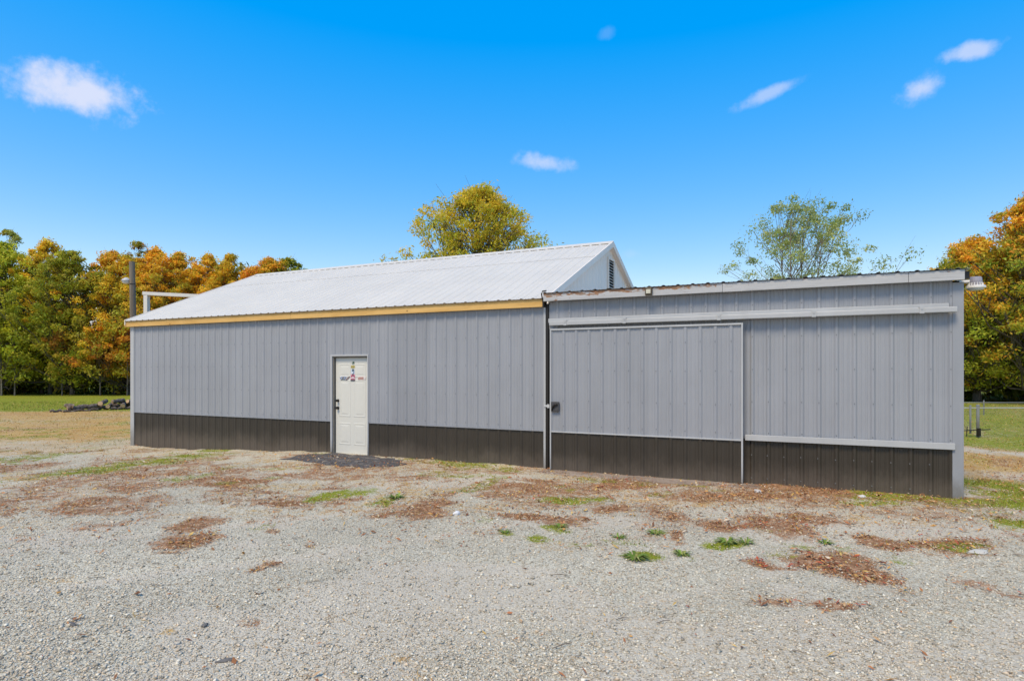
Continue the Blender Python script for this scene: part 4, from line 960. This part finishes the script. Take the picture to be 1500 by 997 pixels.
# individual weeds on the gravel
def weed(loc, size, n, cols, label, seed):
    r_ = np.random.default_rng(seed); V = []; F = []; k = 0; cc = []
    for i in range(n):
        a = r_.random()*2*np.pi; ln = size*(.45+.6*r_.random()); up = .25+.75*r_.random(); d = np.array([math.cos(a), math.sin(a), 0]); s = np.array([-d[1], d[0], 0])*size*(.045+.04*r_.random())
        b = d*size*.12*r_.random(); m1 = b+d*ln*.5+np.array([0, 0, ln*.42*up]); t = b+d*ln+np.array([0, 0, ln*.30*up])
        V += [b-s*.5, b+s*.5, m1+s, m1-s, t]; F += [(k, k+1, k+2, k+3), (k+3, k+2, k+4, k+4)]; k += 5; cc += [jit(r_, cols, 1)[0]]*2
    V = np.array(V); me = bpy.data.meshes.new('weed'); me.from_pydata([tuple(v) for v in V], [], [f if f[2] != f[3] else f[:3] for f in F])
    at = me.attributes.new('col', 'FLOAT_COLOR', 'FACE'); at.data.foreach_set('color', np.array([(*c, 1) for c in cc], np.float32).ravel()); me.materials.append(MAT['veg']); me.update()
    o = link('weed', me, None, (loc[0], loc[1], H(*loc)-.004)); tag(o, label, 'weed', 'weeds growing in the gravel'); return o
WG = [(.15, .24, .04), (.22, .31, .06), (.11, .17, .03), (.30, .30, .09)]
weed((14.12, -4.40), .17, 70, WG, 'largest bright green weed tuft on the gravel', 1)
weed((14.50, -4.10), .12, 46, WG, 'round green weed just right of and behind the largest tuft', 2)
weed((14.85, -3.50), .16, 50, WG, 'leafy green weed beside the orange-red litter patch', 3)
weed((15.02, -3.42), .12, 34, WG, 'small green weed at the left edge of the rusty strip near the sliding door', 4)
weed((14.12, -3.49), .13, 36, WG, 'green weed behind the largest tuft, nearer the sliding door', 5)
weed((13.80, -3.80), .11, 30, WG, 'spindly green weed left of the largest tuft', 6)
weed((12.64, -4.12), .10, 28, WG, 'low green weed on open gravel left of the other weeds', 7)
weed((13.10, -3.66), .12, 30, WG, 'flat green weed below the left edge of the sliding door', 8)
weed((10.55, -3.2), .17, 50, WG, 'green tuft in the gravel below the white door', 9)
weed((15.75, -3.1), .12, 30, WG, 'small green weed among the brown litter at the right', 10)

# ------------------------------------------------------------------ loose gravel, litter and grass (nobody could count them)
r = np.random.default_rng(5)
def wedge(n, d0, d1, p, half=.98):
    """points on the ground in front of the drive's viewpoint, thinning with distance"""
    u = r.random(n); q = 1-p; d = (d0**q+u*(d1**q-d0**q))**(1/q); l = (r.random(n)*2-1)*half*d
    return np.stack([CAM[0]+AX_F[0]*d+AX_R[0]*l, CAM[1]+AX_F[1]*d+AX_R[1]*l], 1), d
inside = lambda xy: (xy[:, 0] > -.17) & (xy[:, 0] < 17.54) & (xy[:, 1] > -.03) & (xy[:, 1] < 8.3)
onslab = lambda xy: ((xy[:, 1] > -.46) & (xy[:, 0] > 11.5) & (xy[:, 0] < 15)) | ((xy[:, 0] > 6.3) & (xy[:, 0] < 8.7) & (xy[:, 1] > -1.15))
xy, d = wedge(215000, 2.6, 13, 1.45); n1_ = fbm(xy[:, 0], xy[:, 1], 1.1, 71)
cb, cg, cs, cv = cover(xy[:, 0], xy[:, 1]); keep = (r.random(len(xy)) < np.clip(1.15-np.maximum(cb, np.maximum(cg, cs))*.95, .06, 1)*(.45+1.0*n1_)*(1-.3*dusty(xy[:, 0], xy[:, 1]))) & ~inside(xy) & ~onslab(xy)
xy = xy[keep]; d = d[keep]; n = len(xy)
size = np.clip(np.exp(r.normal(size=n)*.45)*.0060, .0032, .020)*(1-.012*d)
dirs = np.array([[1, 0, 0], [-.35, .9, 0], [-.6, -.8, 0], [.3, .2, .75], [-.3, .15, .6], [.1, -.1, -.5]])
T = dirs[None]*(1+.5*(r.random((n, 6, 3))-.5)); T = T*size[:, None, None]*np.array([1.25, 1., .8])
a = r.random(n)*2*np.pi; ca_, sa_ = np.cos(a), np.sin(a); tl = (r.random(n)-.5)*1.2; ct, st_ = np.cos(tl), np.sin(tl)
x_, y_, z_ = T[..., 0], T[..., 1], T[..., 2]; y2 = y_*ct[:, None]-z_*st_[:, None]; z2 = y_*st_[:, None]+z_*ct[:, None]
V = np.stack([x_*ca_[:, None]-y2*sa_[:, None], x_*sa_[:, None]+y2*ca_[:, None], z2], -1)
V += np.stack([xy[:, 0], xy[:, 1], hgt(xy[:, 0], xy[:, 1])+hrough(xy[:, 0], xy[:, 1])+size*.25], 1)[:, None, :]
fc = np.array([[0, 1, 3], [1, 4, 3], [1, 2, 4], [2, 0, 3], [2, 3, 4], [0, 5, 1], [1, 5, 2], [2, 5, 0]])
F = (np.arange(n)[:, None, None]*6+fc[None]).reshape(-1, 3)
gcol = jit(r, [(.525, .465, .36), (.605, .545, .425), (.435, .385, .295), (.70, .645, .515), (.575, .46, .325), (.335, .295, .225), (.605, .52, .385)], n, .16)
tag(link('gravel', np_mesh('gravel', V.reshape(-1, 3), F, MAT['stone'], np.repeat(gcol, 8, 0))), 'loose crushed limestone chips scattered over the drive', 'gravel', kind='stuff')

# dead leaves, grass clippings and stalks lying in the brown patches and blown about
xy, d = wedge(560000, 3.0, 21, 1.15, 1.0); cb, cg, cs, cv = cover(xy[:, 0], xy[:, 1]); nb = fbm(xy[:, 0], xy[:, 1], 5, 91)
keep = (r.random(len(xy)) < .006*ss(4, 8, d)+.003+.16*ss(5.5, 8, d)*ss(16, 12, d)*ss(.40, .62, fbm(xy[:, 0], xy[:, 1], 1.3, 63))+.62*np.clip(cb-.16, 0, 1)*ss(.34, .62, nb)) & ~inside(xy); xy = xy[keep]; d = d[keep]; n = len(xy)
ln = np.clip(np.exp(r.normal(size=n)*.45)*.0125, .005, .032)*(1+.035*d); wd = ln*np.clip(.28+.5*r.random(n)**1.5, .15, .8)
a = r.random(n)*2*np.pi; U = np.stack([np.cos(a), np.sin(a), (r.random(n)-.35)*.9], 1)*ln[:, None]; Vv = np.stack([-np.sin(a), np.cos(a), (r.random(n)-.5)*1.2], 1)*wd[:, None]
P = np.stack([xy[:, 0], xy[:, 1], hgt(xy[:, 0], xy[:, 1])+hrough(xy[:, 0], xy[:, 1])+.008+.018*r.random(n)], 1)
V = np.stack([P-U, P-Vv*.6+np.array([0, 0, .004]), P+U, P+Vv*.6], 1).reshape(-1, 3); F = np.arange(4*n).reshape(-1, 4)
reg = fbm(xy[:, 0], xy[:, 1], .5, 15)
lc = jit(r, [(.34, .15, .065), (.44, .22, .10), (.22, .10, .05), (.52, .33, .17), (.42, .17, .07)], n, .3)
rd = (ss(.35, .2, np.hypot(xy[:, 0]-15.28, (xy[:, 1]+3.95)*1.2)) > r.random(n)*.9) | ((reg > .62) & (r.random(n) < .25)); lc[rd] = jit(r, [(.42, .10, .05), (.34, .09, .05)], int(rd.sum()), .25)
tn = r.random(n) < .34; lc[tn] = jit(r, [(.55, .42, .25), (.58, .38, .12), (.6, .5, .36), (.56, .30, .09)], int(tn.sum()), .2)
tag(link('leaf_litter', np_mesh('leaf_litter', V, F, MAT['litter'], lc)), 'brown dead leaves and dry weeds lying in patches on the gravel', 'leaf litter', kind='stuff')

# dry and green grass
xy, d = wedge(650000, 3.2, 40, .85, 1.0); cb, cg, cs, cv = cover(xy[:, 0], xy[:, 1]); nb = fbm(xy[:, 0], xy[:, 1], 3.2, 95)
pg = np.clip(cg-.25, 0, 1)*ss(.34, .62, nb)*.55; ps = np.clip(cs-.22, 0, 1)*ss(.36, .64, 1-nb)*.42; pb2 = np.clip(cb-.22, 0, 1)*ss(.4, .65, nb)*.22
f_ = np.clip(1-cv*1.2, .1, 1); u = r.random(len(xy)); kind = np.where(u < pg*f_, 1, np.where(u < (pg+ps)*f_, 2, np.where(u < (pg+ps+pb2)*f_, 3, 0)))
kind[inside(xy)] = 0
for kd, nm, cols, hm, lab in ((1, 'green_grass', [(.17, .22, .02), (.26, .30, .03), (.40, .37, .06), (.12, .165, .015)], .036, 'low green grass and weeds in the gravel and field'),
                              (2, 'dry_grass', [(.48, .31, .09), (.58, .42, .17), (.40, .23, .06), (.52, .28, .09)], .032, 'straw-coloured dry grass in the gravel and field'),
                              (3, 'withered_weeds', [(.34, .15, .055), (.44, .22, .07), (.24, .11, .05), (.52, .32, .08), (.30, .25, .05)], .034, 'rust-brown withered weeds in tufts on the gravel')):
    k = kind == kd; q = xy[k]; n = len(q); dd = d[k]
    hh = hm*(.5+r.random(n))*(1+.02*dd); wv = (.0035+.0011*dd)*(.7+.6*r.random(n))
    V, F, cc = blades(n, q, hh, wv, jit(r, cols, n, .25), r, 1.1)
    tag(link(nm, np_mesh(nm, V, F, MAT['veg'], cc)), lab, 'grass', kind='stuff')
# a few sticks
mb = MB()
for i in range(46):
    (q,), (dd,) = wedge(1, 3.4, 11, 1.2, .95)
    if inside(np.array([q]))[0]: continue
    a = random.uniform(-.6, .9)+R(YAW); ln = random.uniform(.04, .16); z = H(*q)+.012
    mb.tube([(q[0], q[1], z), (q[0]+math.cos(a)*ln*.5, q[1]+math.sin(a)*ln*.5, z+.008), (q[0]+math.cos(a)*ln, q[1]+math.sin(a)*ln, z)], [.003, .0035, .002], 5)
tag(mb.build('twigs', MAT['pole']), 'thin twigs lying about on the gravel', 'twigs', kind='stuff')
